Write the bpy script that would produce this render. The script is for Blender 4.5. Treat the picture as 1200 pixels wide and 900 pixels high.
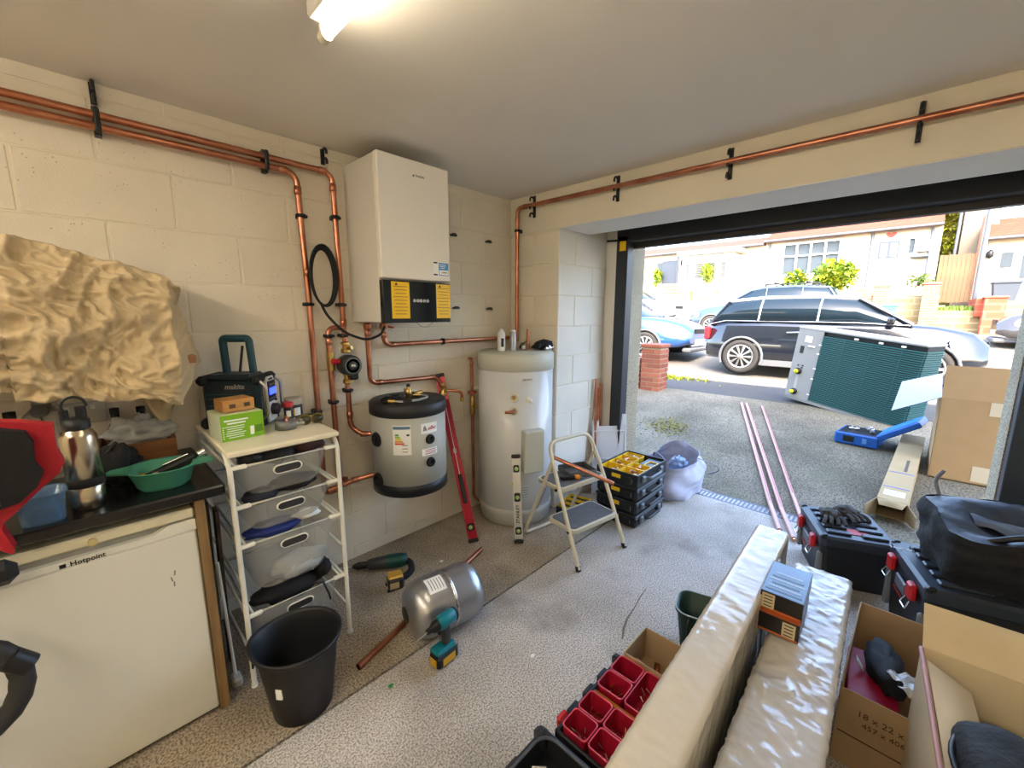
import bpy, bmesh, math, random
from mathutils import Vector, Matrix, noise
random.seed(7)
for o in list(bpy.data.objects): bpy.data.objects.remove(o, do_unlink=True)
SC = bpy.context.scene
COL = SC.collection
# ---------------------------------------------------------------- camera, sky, sun, exposure
cam_d = bpy.data.cameras.new('camera'); cam = bpy.data.objects.new('camera', cam_d); COL.objects.link(cam)
CAM = Vector((-2.4387, -2.3575, 1.515)); YAW, PITCH, ROLL, FPX = 0.7651, -0.1686, 0.0027, 485.28
_f = Vector((math.cos(YAW)*math.cos(PITCH), math.sin(YAW)*math.cos(PITCH), math.sin(PITCH)))
_r = Vector((math.sin(YAW), -math.cos(YAW), 0)); _u = _r.cross(_f)
_r2 = math.cos(ROLL)*_r + math.sin(ROLL)*_u; _u2 = -math.sin(ROLL)*_r + math.cos(ROLL)*_u
cam.matrix_world = Matrix(((_r2.x, _u2.x, -_f.x, CAM.x), (_r2.y, _u2.y, -_f.y, CAM.y), (_r2.z, _u2.z, -_f.z, CAM.z), (0, 0, 0, 1)))
cam_d.sensor_fit = 'HORIZONTAL'; cam_d.sensor_width = 36; cam_d.lens = FPX/1200*36; cam_d.clip_start = .05; cam_d.clip_end = 300
SC.camera = cam
W = bpy.data.worlds.new('sky'); SC.world = W; W.use_nodes = True
_n = W.node_tree.nodes; _l = W.node_tree.links
_bg = _n['Background']; _sky = _n.new('ShaderNodeTexSky'); _sky.sky_type = 'NISHITA'; _sky.sun_disc = False
_sky.sun_elevation = math.radians(42); _sky.sun_rotation = math.radians(240); _sky.air_density = 1.0; _sky.dust_density = 3.0; _sky.ozone_density = 1.0
_l.new(_sky.outputs[0], _bg.inputs[0]); _bg.inputs[1].default_value = 0.90
sun_d = bpy.data.lights.new('sun', 'SUN'); sun_d.energy = 1.15; sun_d.angle = math.radians(.6); sun_d.color = (1, .95, .86)
sun = bpy.data.objects.new('sun', sun_d); COL.objects.link(sun)
SUN_DIR = Vector((.62, .33, -.70)).normalized()
sun.rotation_euler = SUN_DIR.to_track_quat('-Z', 'Y').to_euler(); sun.location = (-6, -4, 9)
TUBE_POWER = 13.5
SC.view_settings.view_transform = 'Standard'; SC.view_settings.look = 'None'; SC.view_settings.gamma = 1
SC.view_settings.use_curve_mapping = False; SC.view_settings.exposure = 1.4
# ---------------------------------------------------------------- helpers
pi = math.pi
def lin(c): return tuple(((v/255)/12.92 if v/255 <= .04045 else ((v/255+.055)/1.055)**2.4) for v in c)
MATS = {}
def mat(name, rgb, rough=.5, metal=0, var=0, vs=6, bump=0, bs=40, rgb2=None, spec=.5, trans=0, alpha=1, emit=0, coat=0, detail=4, ior=1.45):
    if name in MATS: return MATS[name]
    m = bpy.data.materials.new(name); m.use_nodes = True; nt = m.node_tree; b = nt.nodes['Principled BSDF']
    c = lin(rgb)+(1,)
    b.inputs['Base Color'].default_value = c; b.inputs['Roughness'].default_value = rough; b.inputs['Metallic'].default_value = metal
    b.inputs['Specular IOR Level'].default_value = spec; b.inputs['IOR'].default_value = ior
    if trans: b.inputs['Transmission Weight'].default_value = trans
    if alpha < 1: b.inputs['Alpha'].default_value = alpha
    if coat: b.inputs['Coat Weight'].default_value = coat
    if emit: b.inputs['Emission Color'].default_value = c; b.inputs['Emission Strength'].default_value = emit
    if var or bump:
        tc = nt.nodes.new('ShaderNodeTexCoord')
    if var:
        nz = nt.nodes.new('ShaderNodeTexNoise'); nz.inputs['Scale'].default_value = vs; nz.inputs['Detail'].default_value = detail
        nt.links.new(tc.outputs['Object'], nz.inputs['Vector'])
        rp = nt.nodes.new('ShaderNodeValToRGB'); rp.color_ramp.elements[0].position = .3; rp.color_ramp.elements[1].position = .7
        c2 = lin(rgb2) if rgb2 else tuple(min(1, v*(1-var)) for v in c[:3])
        rp.color_ramp.elements[0].color = tuple(c2)+(1,); rp.color_ramp.elements[1].color = c
        nt.links.new(nz.outputs[0], rp.inputs[0]); nt.links.new(rp.outputs[0], b.inputs['Base Color'])
    if bump:
        nb = nt.nodes.new('ShaderNodeTexNoise'); nb.inputs['Scale'].default_value = bs; nb.inputs['Detail'].default_value = 5
        nt.links.new(tc.outputs['Object'], nb.inputs['Vector'])
        bp = nt.nodes.new('ShaderNodeBump'); bp.inputs['Strength'].default_value = bump; bp.inputs['Distance'].default_value = .01
        nt.links.new(nb.outputs[0], bp.inputs['Height']); nt.links.new(bp.outputs[0], b.inputs['Normal'])
    MATS[name] = m; return m
def T(x, y=0, z=0): return Matrix.Translation((x, y, z))
def RX(a): return Matrix.Rotation(math.radians(a), 4, 'X')
def RY(a): return Matrix.Rotation(math.radians(a), 4, 'Y')
def RZ(a): return Matrix.Rotation(math.radians(a), 4, 'Z')
def along(a, b):
    """matrix whose z axis runs from a to b"""
    a = Vector(a); d = Vector(b)-a
    return Matrix.Translation(a) @ d.to_track_quat('Z', 'Y').to_matrix().to_4x4()
def dirm(p, d): return along(p, Vector(p)+Vector(d))
class MB:
    def __init__(s): s.v = []; s.f = []; s.s = []
    def add(s, vs, fs, smooth=False, M=None):
        k = len(s.v)
        s.v += [tuple(M @ Vector(q)) if M is not None else tuple(q) for q in vs]
        s.f += [tuple(i+k for i in q) for q in fs]; s.s += [smooth]*len(fs); return s
    def box(s, c, d, M=None, ch=0):
        hx, hy, hz = d[0]/2, d[1]/2, d[2]/2; L = Matrix.Translation(c); M = (M @ L) if M is not None else L
        if ch <= 0:
            vs = [(x, y, z) for x in (-hx, hx) for y in (-hy, hy) for z in (-hz, hz)]
            return s.add(vs, [(0, 1, 3, 2), (4, 6, 7, 5), (0, 4, 5, 1), (2, 3, 7, 6), (0, 2, 6, 4), (1, 5, 7, 3)], False, M)
        ch = min(ch, hx*.95, hy*.95, hz*.95)
        vs = []; ix = {}
        for sx in (-1, 1):
            for sy in (-1, 1):
                for sz in (-1, 1):
                    for ax in range(3):
                        q = [sx*(hx-ch), sy*(hy-ch), sz*(hz-ch)]; q[ax] = (sx*hx, sy*hy, sz*hz)[ax]
                        ix[(sx, sy, sz, ax)] = len(vs); vs.append(tuple(q))
        fs = []
        for ax in range(3):
            o1, o2 = (ax+1) % 3, (ax+2) % 3
            for sg in (-1, 1):
                q = []
                for a, b in ((-1, -1), (1, -1), (1, 1), (-1, 1)):
                    t = [0, 0, 0]; t[ax] = sg; t[o1] = a; t[o2] = b; q.append(ix[(t[0], t[1], t[2], ax)])
                fs.append(tuple(q) if sg > 0 else tuple(q[::-1]))
            for a in (-1, 1):
                for b in (-1, 1):
                    q = []
                    for e, axx in ((-1, o1), (-1, o2), (1, o2), (1, o1)):
                        t = [0, 0, 0]; t[ax] = e; t[o1] = a; t[o2] = b; q.append(ix[(t[0], t[1], t[2], axx)])
                    fs.append(tuple(q) if a*b > 0 else tuple(q[::-1]))
        for sx in (-1, 1):
            for sy in (-1, 1):
                for sz in (-1, 1):
                    q = [ix[(sx, sy, sz, k)] for k in range(3)]
                    fs.append(tuple(q) if sx*sy*sz > 0 else tuple(q[::-1]))
        return s.add(vs, fs, False, M)
    def tube(s, pts, r, n=10, caps=True, closed=False, M=None, flat=1.0):
        P = [Vector(q) for q in pts]; m = len(P); rs = r if isinstance(r, (list, tuple)) else [r]*m
        vs = []; fs = []; prev = None
        for i in range(m):
            if closed: d = P[(i+1) % m]-P[i-1]
            else: d = P[min(i+1, m-1)]-P[max(i-1, 0)]
            if d.length < 1e-9: d = Vector((0, 0, 1))
            d.normalize()
            if prev is None:
                a = Vector((0, 0, 1)) if abs(d.z) < .9 else Vector((1, 0, 0)); u = d.cross(a).normalized()
            else:
                u = prev-d*prev.dot(d)
                if u.length < 1e-6: u = d.orthogonal()
                u.normalize()
            prev = u; w = d.cross(u)
            for k in range(n):
                t = 2*pi*k/n; vs.append(P[i]+u*(rs[i]*math.cos(t))+w*(rs[i]*flat*math.sin(t)))
        for i in range(m if closed else m-1):
            j = (i+1) % m
            for k in range(n): fs.append((i*n+k, i*n+(k+1) % n, j*n+(k+1) % n, j*n+k))
        s.add(vs, fs, n > 5, M)
        if caps and not closed:
            s.add(vs[:n], [tuple(range(n))[::-1]], False, M); s.add(vs[-n:], [tuple(range(n))], False, M)
        return s
    def lathe(s, prof, n=24, M=None, smooth=True, sx=1, sy=1):
        vs = []; fs = []
        for r, z in prof:
            for k in range(n): vs.append((r*sx*math.cos(2*pi*k/n), r*sy*math.sin(2*pi*k/n), z))
        for i in range(len(prof)-1):
            if prof[i] == prof[i+1]: continue
            for k in range(n): fs.append((i*n+k, i*n+(k+1) % n, (i+1)*n+(k+1) % n, (i+1)*n+k))
        s.add(vs, fs, smooth, M)
        for i, fl in ((0, True), (len(prof)-1, False)):
            if prof[i][0] > 1e-5:
                q = tuple(range(n)); s.add(vs[i*n:(i+1)*n], [q[::-1] if fl else q], False, M)
        return s
    def cyl(s, a, b, r, n=16, r2=None):
        L = (Vector(b)-Vector(a)).length
        return s.lathe([(r, 0), (r, 0), (r2 or r, L), (r2 or r, L)], n, along(a, b))
    def prism(s, poly, h, M=None, smooth=False):
        n = len(poly); vs = [(x, y, 0) for x, y in poly]+[(x, y, h) for x, y in poly]
        s.add(vs, [tuple(range(n))[::-1], tuple(range(n, 2*n))], False, M)
        return s.add(vs, [(i, (i+1) % n, n+(i+1) % n, n+i) for i in range(n)], smooth, M)
    def loft(s, secs, M=None, smooth=True, caps=True):
        n = len(secs[0]); vs = [q for c in secs for q in c]; fs = []
        for i in range(len(secs)-1):
            for k in range(n): fs.append((i*n+k, i*n+(k+1) % n, (i+1)*n+(k+1) % n, (i+1)*n+k))
        s.add(vs, fs, smooth, M)
        if caps:
            s.add(secs[0], [tuple(range(n))[::-1]], False, M); s.add(secs[-1], [tuple(range(n))], False, M)
        return s
    def grid(s, fn, nu, nv, M=None, smooth=True):
        vs = [fn(i/nu, j/nv) for j in range(nv+1) for i in range(nu+1)]
        fs = [(j*(nu+1)+i, j*(nu+1)+i+1, (j+1)*(nu+1)+i+1, (j+1)*(nu+1)+i) for j in range(nv) for i in range(nu)]
        return s.add(vs, fs, smooth, M)
    def sheet(s, fn, nu, nv, th, M=None, smooth=True):
        """a grid with real thickness"""
        A = [[Vector(fn(i/nu, j/nv)) for i in range(nu+1)] for j in range(nv+1)]; N = {}
        for j in range(nv+1):
            for i in range(nu+1):
                du = A[j][min(i+1, nu)]-A[j][max(i-1, 0)]; dv = A[min(j+1, nv)][i]-A[max(j-1, 0)][i]
                q = du.cross(dv); N[(j, i)] = q.normalized() if q.length > 1e-9 else Vector((0, 0, 1))
        w = nu+1; k = w*(nv+1)
        vs = [A[j][i] for j in range(nv+1) for i in range(w)]+[A[j][i]-N[(j, i)]*th for j in range(nv+1) for i in range(w)]
        fs = []
        for j in range(nv):
            for i in range(nu):
                a = j*w+i; fs.append((a, a+1, a+w+1, a+w)); fs.append((k+a, k+a+w, k+a+w+1, k+a+1))
        s.add(vs, fs, smooth, M)
        fs = []
        for i in range(nu): fs.append((i, k+i, k+i+1, i+1)); a = nv*w+i; fs.append((a, a+1, k+a+1, k+a))
        for j in range(nv): a = j*w; fs.append((a, a+w, k+a+w, k+a)); a += nu; fs.append((a, k+a, k+a+w, a+w))
        return s.add(vs, fs, False, M)
    def mesh(s, name):
        me = bpy.data.meshes.new(name); me.from_pydata(s.v, [], s.f); me.polygons.foreach_set('use_smooth', s.s); me.update(); return me
    def build(s, name, m, parent=None, label=None, M=None):
        o = bpy.data.objects.new(name, s.mesh(name)); COL.objects.link(o)
        if m is not None: o.data.materials.append(m)
        if parent is not None: o.parent = parent
        if label: o['label'] = label
        if M is not None: o.matrix_local = M
        return o
def tag(o, label, cat, group=None, kind=None):
    o['label'] = label; o['category'] = cat
    if group: o['group'] = group
    if kind: o['kind'] = kind
    return o
def thing(name, label, cat, loc=(0, 0, 0), rz=0, group=None, rx=0, ry=0, M=None):
    o = bpy.data.objects.new(name, None); o.empty_display_size = .05; COL.objects.link(o)
    o.matrix_world = M if M is not None else Matrix.Translation(loc) @ RZ(rz) @ RY(ry) @ RX(rx)
    return tag(o, label, cat, group)
def solo(mb, name, m, label, cat, loc=(0, 0, 0), rz=0, group=None, M=None):
    o = mb.build(name, m); o.matrix_world = M if M is not None else Matrix.Translation(loc) @ RZ(rz)
    return tag(o, label, cat, group)
def struct(mb, name, m, label=None):
    o = mb.build(name, m); o['kind'] = 'structure'
    if label: o['label'] = label
    return o
def piece(me, name, m, parent, M):
    o = bpy.data.objects.new(name, me); COL.objects.link(o); o.parent = parent; o.matrix_local = M
    if m is not None and not len(me.materials): me.materials.append(m)
    return o
def dup(root, M, label=None):
    r = root.copy(); COL.objects.link(r); r.matrix_world = M
    if label: r['label'] = label
    for ch in list(root.children):
        c = ch.copy(); COL.objects.link(c); c.parent = r
        for g in list(ch.children):
            d = g.copy(); COL.objects.link(d); d.parent = c
    return r
def lettering(txt, size, m, parent, M, name='lettering', align='CENTER', ext=.0004, shear=0, bold=0, spacing=1):
    cu = bpy.data.curves.new('txt', 'FONT'); cu.body = txt; cu.size = size; cu.extrude = ext; cu.align_x = align; cu.align_y = 'CENTER'
    cu.shear = shear; cu.offset = bold; cu.resolution_u = 2; cu.space_character = spacing
    ob = bpy.data.objects.new('txt', cu); me = bpy.data.meshes.new_from_object(ob)
    bpy.data.objects.remove(ob); bpy.data.curves.remove(cu)
    me.materials.clear(); me.materials.append(m)
    o = bpy.data.objects.new(name, me); COL.objects.link(o); o.parent = parent; o.matrix_local = M; return o
FY = RX(90)                                   # text facing -y
FX = Matrix(((0, 0, -1, 0), (-1, 0, 0, 0), (0, 1, 0, 0), (0, 0, 0, 1)))   # text facing -x
def fillet(pts, r, n=5):
    P = [Vector(q) for q in pts]; out = [P[0]]
    for i in range(1, len(P)-1):
        a = (P[i-1]-P[i]); b = (P[i+1]-P[i]); rr = min(r, a.length*.49, b.length*.49); a.normalize(); b.normalize()
        p0 = P[i]+a*rr; p2 = P[i]+b*rr
        for k in range(n+1):
            t = k/n; out.append(p0*(1-t)**2+P[i]*2*t*(1-t)+p2*t*t)
    out.append(P[-1]); return out
def rrect(w, h, r, n=4):
    q = []
    for cx, cy, a0 in ((w/2-r, h/2-r, 0), (-w/2+r, h/2-r, 90), (-w/2+r, -h/2+r, 180), (w/2-r, -h/2+r, 270)):
        for k in range(n+1):
            a = math.radians(a0+90*k/n); q.append((cx+r*math.cos(a), cy+r*math.sin(a)))
    return q
def ring3(poly, z): return [(x, y, z) for x, y in poly]
def fbm(p, s, o=4): return noise.fractal(Vector(p)*s, 1.0, 2.0, o)
# ---------------------------------------------------------------- special surface materials
def nodes_of(m): return m.node_tree.nodes, m.node_tree.links, m.node_tree.nodes['Principled BSDF']
def paint_block(name, rgb, pit=.75):
    m = mat(name, rgb, .75); n, l, b = nodes_of(m); tc = n.new('ShaderNodeTexCoord')
    geo = n.new('ShaderNodeNewGeometry')
    nz = n.new('ShaderNodeTexNoise'); nz.inputs['Scale'].default_value = 2.2; nz.inputs['Detail'].default_value = 6; l.new(geo.outputs['Position'], nz.inputs['Vector'])
    vo = n.new('ShaderNodeTexVoronoi'); vo.inputs['Scale'].default_value = 55; l.new(geo.outputs['Position'], vo.inputs['Vector'])
    n2 = n.new('ShaderNodeTexNoise'); n2.inputs['Scale'].default_value = 9; n2.inputs['Detail'].default_value = 3; l.new(geo.outputs['Position'], n2.inputs['Vector'])
    r1 = n.new('ShaderNodeValToRGB'); r1.color_ramp.elements[0].position = .05; r1.color_ramp.elements[1].position = .17; l.new(vo.outputs['Distance'], r1.inputs[0])
    r2 = n.new('ShaderNodeValToRGB'); r2.color_ramp.elements[0].position = .52; r2.color_ramp.elements[1].position = .62
    l.new(n2.outputs[0], r2.inputs[0])
    mx = n.new('ShaderNodeMath'); mx.operation = 'SUBTRACT'; mx.inputs[0].default_value = 1; l.new(r2.outputs[0], mx.inputs[1])
    mm = n.new('ShaderNodeMath'); mm.operation = 'MAXIMUM'; l.new(r1.outputs[0], mm.inputs[0]); l.new(mx.outputs[0], mm.inputs[1])
    c = lin(rgb)
    r3 = n.new('ShaderNodeValToRGB'); r3.color_ramp.elements[0].color = tuple(v*.86 for v in c)+(1,); r3.color_ramp.elements[1].color = c+(1,)
    r3.color_ramp.elements[0].position = .3; r3.color_ramp.elements[1].position = .65; l.new(nz.outputs[0], r3.inputs[0])
    mc = n.new('ShaderNodeMix'); mc.data_type = 'RGBA'; mc.inputs[6].default_value = tuple(v*pit*.6 for v in c)+(1,); l.new(mm.outputs[0], mc.inputs[0]); l.new(r3.outputs[0], mc.inputs[7])
    l.new(mc.outputs[2], b.inputs['Base Color'])
    n4 = n.new('ShaderNodeTexNoise'); n4.inputs['Scale'].default_value = 130; n4.inputs['Detail'].default_value = 4; l.new(geo.outputs['Position'], n4.inputs['Vector'])
    ad = n.new('ShaderNodeMath'); ad.operation = 'MULTIPLY_ADD'; ad.inputs[1].default_value = 2.0; l.new(mm.outputs[0], ad.inputs[0]); l.new(n4.outputs[0], ad.inputs[2])
    bp = n.new('ShaderNodeBump'); bp.inputs['Strength'].default_value = .35; bp.inputs['Distance'].default_value = .004; l.new(ad.outputs[0], bp.inputs['Height']); l.new(bp.outputs[0], b.inputs['Normal'])
    return m
def speckle(name, ca, cb, cc, fine=220, broad=1.3, rough=.85, bump=.25, stain=None):
    m = mat(name, ca, rough); n, l, b = nodes_of(m); geo = n.new('ShaderNodeNewGeometry')
    def noi(s, d=5):
        q = n.new('ShaderNodeTexNoise'); q.inputs['Scale'].default_value = s; q.inputs['Detail'].default_value = d; l.new(geo.outputs['Position'], q.inputs['Vector']); return q
    a = noi(fine, 2); c = noi(broad, 7)
    r1 = n.new('ShaderNodeValToRGB'); e = r1.color_ramp.elements; e[0].position = .36; e[0].color = lin(cc)+(1,); e[1].position = .6; e[1].color = lin(ca)+(1,); l.new(a.outputs[0], r1.inputs[0])
    r2 = n.new('ShaderNodeValToRGB'); e = r2.color_ramp.elements; e[0].position = .38; e[1].position = .66; l.new(c.outputs[0], r2.inputs[0])
    mx = n.new('ShaderNodeMix'); mx.data_type = 'RGBA'; mx.blend_type = 'MIX'; l.new(r2.outputs[0], mx.inputs[0]); l.new(r1.outputs[0], mx.inputs[6]); 
    mu = n.new('ShaderNodeMix'); mu.data_type = 'RGBA'; mu.blend_type = 'MULTIPLY'; mu.inputs[0].default_value = 1; l.new(r1.outputs[0], mu.inputs[6])
    ra, rb = lin(ca), lin(cb); mu.inputs[7].default_value = tuple(min(1, rb[i]/max(ra[i], 1e-3)) for i in range(3))+(1,)
    l.new(mu.outputs[2], mx.inputs[7]); out = mx.outputs[2]
    if stain:
        st = noi(stain[0], 8); r4 = n.new('ShaderNodeValToRGB'); e = r4.color_ramp.elements; e[0].position = .54; e[1].position = .70; l.new(st.outputs[0], r4.inputs[0])
        ms = n.new('ShaderNodeMix'); ms.data_type = 'RGBA'; ms.inputs[7].default_value = lin(stain[1])+(1,)
        sc = n.new('ShaderNodeMath'); sc.operation = 'MULTIPLY'; sc.inputs[1].default_value = stain[2]; l.new(r4.outputs[0], sc.inputs[0]); l.new(sc.outputs[0], ms.inputs[0]); l.new(out, ms.inputs[6]); out = ms.outputs[2]
    l.new(out, b.inputs['Base Color'])
    bp = n.new('ShaderNodeBump'); bp.inputs['Strength'].default_value = bump; bp.inputs['Distance'].default_value = .006; l.new(a.outputs[0], bp.inputs['Height']); l.new(bp.outputs[0], b.inputs['Normal'])
    return m
def brick_mat(name, c1, c2, mortar, sx, axis='YZ'):
    m = mat(name, c1, .85); n, l, b = nodes_of(m); geo = n.new('ShaderNodeNewGeometry'); sp = n.new('ShaderNodeSeparateXYZ'); l.new(geo.outputs['Position'], sp.inputs[0])
    cb = n.new('ShaderNodeCombineXYZ'); ad = n.new('ShaderNodeMath'); ad.operation = 'ADD'; l.new(sp.outputs[0], ad.inputs[0]); l.new(sp.outputs[1], ad.inputs[1])
    l.new(ad.outputs[0], cb.inputs[0]); l.new(sp.outputs[2], cb.inputs[1])
    t = n.new('ShaderNodeTexBrick'); t.inputs['Color1'].default_value = lin(c1)+(1,); t.inputs['Color2'].default_value = lin(c2)+(1,); t.inputs['Mortar'].default_value = lin(mortar)+(1,)
    t.inputs['Scale'].default_value = 1; t.inputs['Brick Width'].default_value = sx; t.inputs['Row Height'].default_value = sx/3; t.inputs['Mortar Size'].default_value = sx*.045
    l.new(cb.outputs[0], t.inputs['Vector']); l.new(t.outputs[0], b.inputs['Base Color']); return m
def wood_mat(name, c1, c2, scale=(3, 40, 40), rough=.6):
    m = mat(name, c1, rough); n, l, b = nodes_of(m); tc = n.new('ShaderNodeTexCoord'); mp = n.new('ShaderNodeMapping'); mp.inputs['Scale'].default_value = scale
    l.new(tc.outputs['Object'], mp.inputs['Vector']); nz = n.new('ShaderNodeTexNoise'); nz.inputs['Scale'].default_value = 1; nz.inputs['Detail'].default_value = 6; l.new(mp.outputs[0], nz.inputs['Vector'])
    r = n.new('ShaderNodeValToRGB'); r.color_ramp.elements[0].position = .35; r.color_ramp.elements[1].position = .7; r.color_ramp.elements[0].color = lin(c2)+(1,); r.color_ramp.elements[1].color = lin(c1)+(1,)
    l.new(nz.outputs[0], r.inputs[0]); l.new(r.outputs[0], b.inputs['Base Color']); return m
M_block = paint_block('painted_block', (226, 216, 196)); M_blockr = paint_block('painted_block_reveal', (226, 221, 210), .9)
M_mortar = mat('painted_mortar', (222, 212, 190), .8, bump=.3, bs=90)
M_beam = mat('cream_plaster', (220, 211, 190), .8, var=.06, vs=3, bump=.1, bs=120)
M_soffit = mat('white_soffit', (232, 230, 224), .8, var=.05, vs=3)
M_ceil = mat('ceiling_paint', (234, 228, 218), .85, var=.07, vs=1.2, bump=.06, bs=200)
M_floor = speckle('concrete_floor', (216, 210, 200), (180, 171, 158), (140, 132, 122), 150, 1.6, .8, .3, (2.6, (120, 110, 98), .6))
M_slab = speckle('concrete_slab_edge', (196, 182, 160), (156, 142, 120), (116, 104, 90), 130, 2.2, .8, .3, (3.1, (96, 84, 70), .5))
M_drive = speckle('driveway_concrete', (140, 130, 110), (102, 94, 76), (80, 74, 62), 75, 1.1, .9, .5, (1.8, (86, 88, 64), .6))
M_asph = speckle('pavement_asphalt', (80, 78, 76), (70, 68, 66), (62, 60, 58), 90, 1.2, .9, .3)
M_road = speckle('road_surface', (132, 124, 110), (118, 110, 98), (106, 100, 90), 70, .8, .9, .3)
M_rough = speckle('roughcast', (190, 176, 148), (172, 158, 130), (100, 88, 70), 130, 3, .9, 1.0)
M_blk = mat('frame_anthracite', (40, 44, 50), .45); M_blk2 = mat('door_edge_brown_black', (46, 42, 38), .5)
M_black = mat('black_plastic', (22, 22, 24), .45); M_rubber = mat('black_rubber', (20, 20, 21), .75)
M_copper = mat('copper', (206, 144, 114), .3, 1, var=.25, vs=9, rgb2=(164, 100, 74)); M_brass = mat('brass', (196, 164, 96), .32, 1)
M_white = mat('white_enamel', (226, 224, 216), .35); M_chrome = mat('chrome', (214, 214, 214), .14, 1); M_steel = mat('steel', (176, 174, 170), .3, 1)
M_card = mat('cardboard', (166, 138, 102), .85, var=.08, vs=8, bump=.05, bs=60); M_cardl = mat('cardboard_light', (204, 186, 152), .85, var=.08, vs=8)
M_paper = mat('white_paper', (232, 232, 228), .6); M_ink = mat('black_ink', (20, 20, 22), .6); M_inkw = mat('white_ink', (236, 236, 236), .5)
M_red = mat('red_plastic', (186, 30, 36), .4); M_yel = mat('yellow_plastic', (236, 190, 24), .4); M_tarp = None
# ---------------------------------------------------------------- the garage shell
HC = 2.375; YJ = -.9
m = MB(); m.box((-2.1+.4, (-3.3+YJ-.004)/2, -.06), (5.9, abs(-3.3-YJ)-.008, .12)); FLOOR = struct(m, 'floor', M_floor, 'rough speckled grey concrete garage floor')
m = MB(); m.box((-1.75, (YJ+.004+.2)/2, -.06), (6.0, .2-YJ-.008, .12)); m.build('slab', M_slab, FLOOR, 'browner concrete strip along the block wall')
m = MB(); m.box((-1.7, YJ, -.07), (5.9, .04, .10)); m.build('joint', mat('joint_dirt', (70, 62, 52), .9), FLOOR)
for k_, pts_ in enumerate(([(-.83, -1.54, 0), (-.76, -1.51, 0), (-.693, -1.491, 0), (-.60, -1.48, 0), (-.5, -1.462, 0), (-.41, -1.452, 0)],)): MB().tube([(x_, y_, .0006) for x_, y_, z_ in pts_], [.003, .006, .005, .003, .003, .002], 6, flat=.08).build('crack', mat('crack_dark', (120, 108, 92), .95), FLOOR)
m = MB(); m.box((-2.05, -1.65, HC+.1), (6.2, 4.2, .2)); struct(m, 'ceiling', M_ceil, 'plain off white plastered ceiling')
m = MB(); m.box((-2.2, .1025, HC/2), (5.6, .2, HC)); WL = struct(m, 'wall_left', M_mortar, 'cream painted concrete block wall')
def block_mesh(w, h, d=.03): return MB().box((0, 0, 0), (w, d, h), ch=.0025).mesh('block')
bm_full = block_mesh(.438, .217); c0 = 2.096
zs = [c0+.225]+[c0-.225*k for k in range(10)]            # tops of courses
cuts = {}
def block_at(x0, x1, z0, z1, parent, m_, M0=None, plane='y'):
    key = (round(x1-x0, 3), round(z1-z0, 3), m_.name)
    if key not in cuts:
        me = block_mesh(x1-x0, z1-z0); me.materials.append(m_); cuts[key] = me
    L = T((x0+x1)/2, .015, (z0+z1)/2)
    piece(cuts[key], 'block', m_, parent, (M0 @ L) if M0 is not None else L)
for k, zt in enumerate([HC]+zs):
    zb = zs[k] if k < len(zs) else 0
    if k == len(zs): zb = .0
    if zt-zb < .02: continue
    off = -2.535 if k % 2 == 0 else -2.31                # course under z=c0 (k=2) has joints at -2.535
    x = off-.45*3
    while x < 0:
        x0, x1 = max(x, -3.9)+.005, min(x+.45, 0)-.004
        if x1-x0 > .03: block_at(x0, x1, zb+.003, zt-.003, WL, M_block)
        x += .45
# pier, lintel and reveals of the door wall
WR = struct(MB().box((.315+.0025, -.239, HC/2), (.625, .464, HC)).box((.32, -3.08, HC/2), (.62, .44, HC)), 'wall_right', M_mortar, 'cream painted wall with the wide garage door opening')
MP = T(0, 0, 0) @ Matrix(((0, 1, 0, 0), (-1, 0, 0, 0), (0, 0, 1, 0), (0, 0, 0, 1)))   # local x -> -y, local y -> +x
for k in range(1, len(zs)):
    zt = zs[k-1] if zs[k-1] < 2.2 else 2.115; zb = zs[k] if k < len(zs)-1 else 0
    if zt > 2.115: zt = 2.115
    a = 0 if k % 2 else .22
    if k % 2: block_at(.002, .468, zb+.003, zt-.003, WR, M_block, MP)
    else: block_at(.002, .25, zb+.003, zt-.003, WR, M_block, MP); block_at(.262, .468, zb+.003, zt-.003, WR, M_block, MP)
    MR = T(0, -.475, 0)
    if k % 2: block_at(.004, .43, zb+.003, zt-.003, WR, M_blockr, MR); block_at(.44, .63, zb+.003, zt-.003, WR, M_blockr, MR)
    else: block_at(.004, .2, zb+.003, zt-.003, WR, M_blockr, MR); block_at(.21, .63, zb+.003, zt-.003, WR, M_blockr, MR)
m = MB(); m.box((.19-.002, -1.65, (2.115+HC)/2), (.38, 3.3, HC-2.115)); m.build('lintel', M_beam, WR, 'cream painted lintel beam over the door opening')
m = MB(); m.box((.19, -1.615, 2.1135), (.372, 2.28, .003)); m.build('soffit', M_soffit, WR, 'white underside of the lintel')
# outer leaf, roughcast pillars and the storey above
m = MB(); m.box((.74, -.3, 1.2), (.2, .54, 2.4)); m.build('outer_leaf', M_blockr, WR)
m = MB(); m.box((.865, -.12, 1.25), (.27, 1.02, 2.5)); m.build('roughcast_pillar', M_rough, WR, 'pebbly beige roughcast pillar left of the door')
m = MB(); m.box((.865, -3.46, 1.25), (.27, 1.40, 2.5)); m.build('roughcast_pillar', M_rough, WR, 'pebbly beige roughcast pillar right of the door')
m = MB(); m.box((.50, -1.65, 2.345), (.24, 3.3, .05)); m.build('dark_recess_fill', M_blk, WR)  # anthracite box added so the gap above the header reads as dark recess
m = MB(); m.box((.90, -1.65, 2.8), (.2, 4.6, 1.20)); m.build('outer_lintel', M_rough, WR)
WB = struct(MB().box((-4.75, -1.65, HC/2), (.2, 3.7, HC)), 'wall_behind', M_mortar, 'painted end wall of the garage'); struct(MB().box((-2.2, -3.4, HC/2), (5.6, .2, HC)), 'wall_near', M_mortar, 'painted side wall of the garage')
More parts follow.
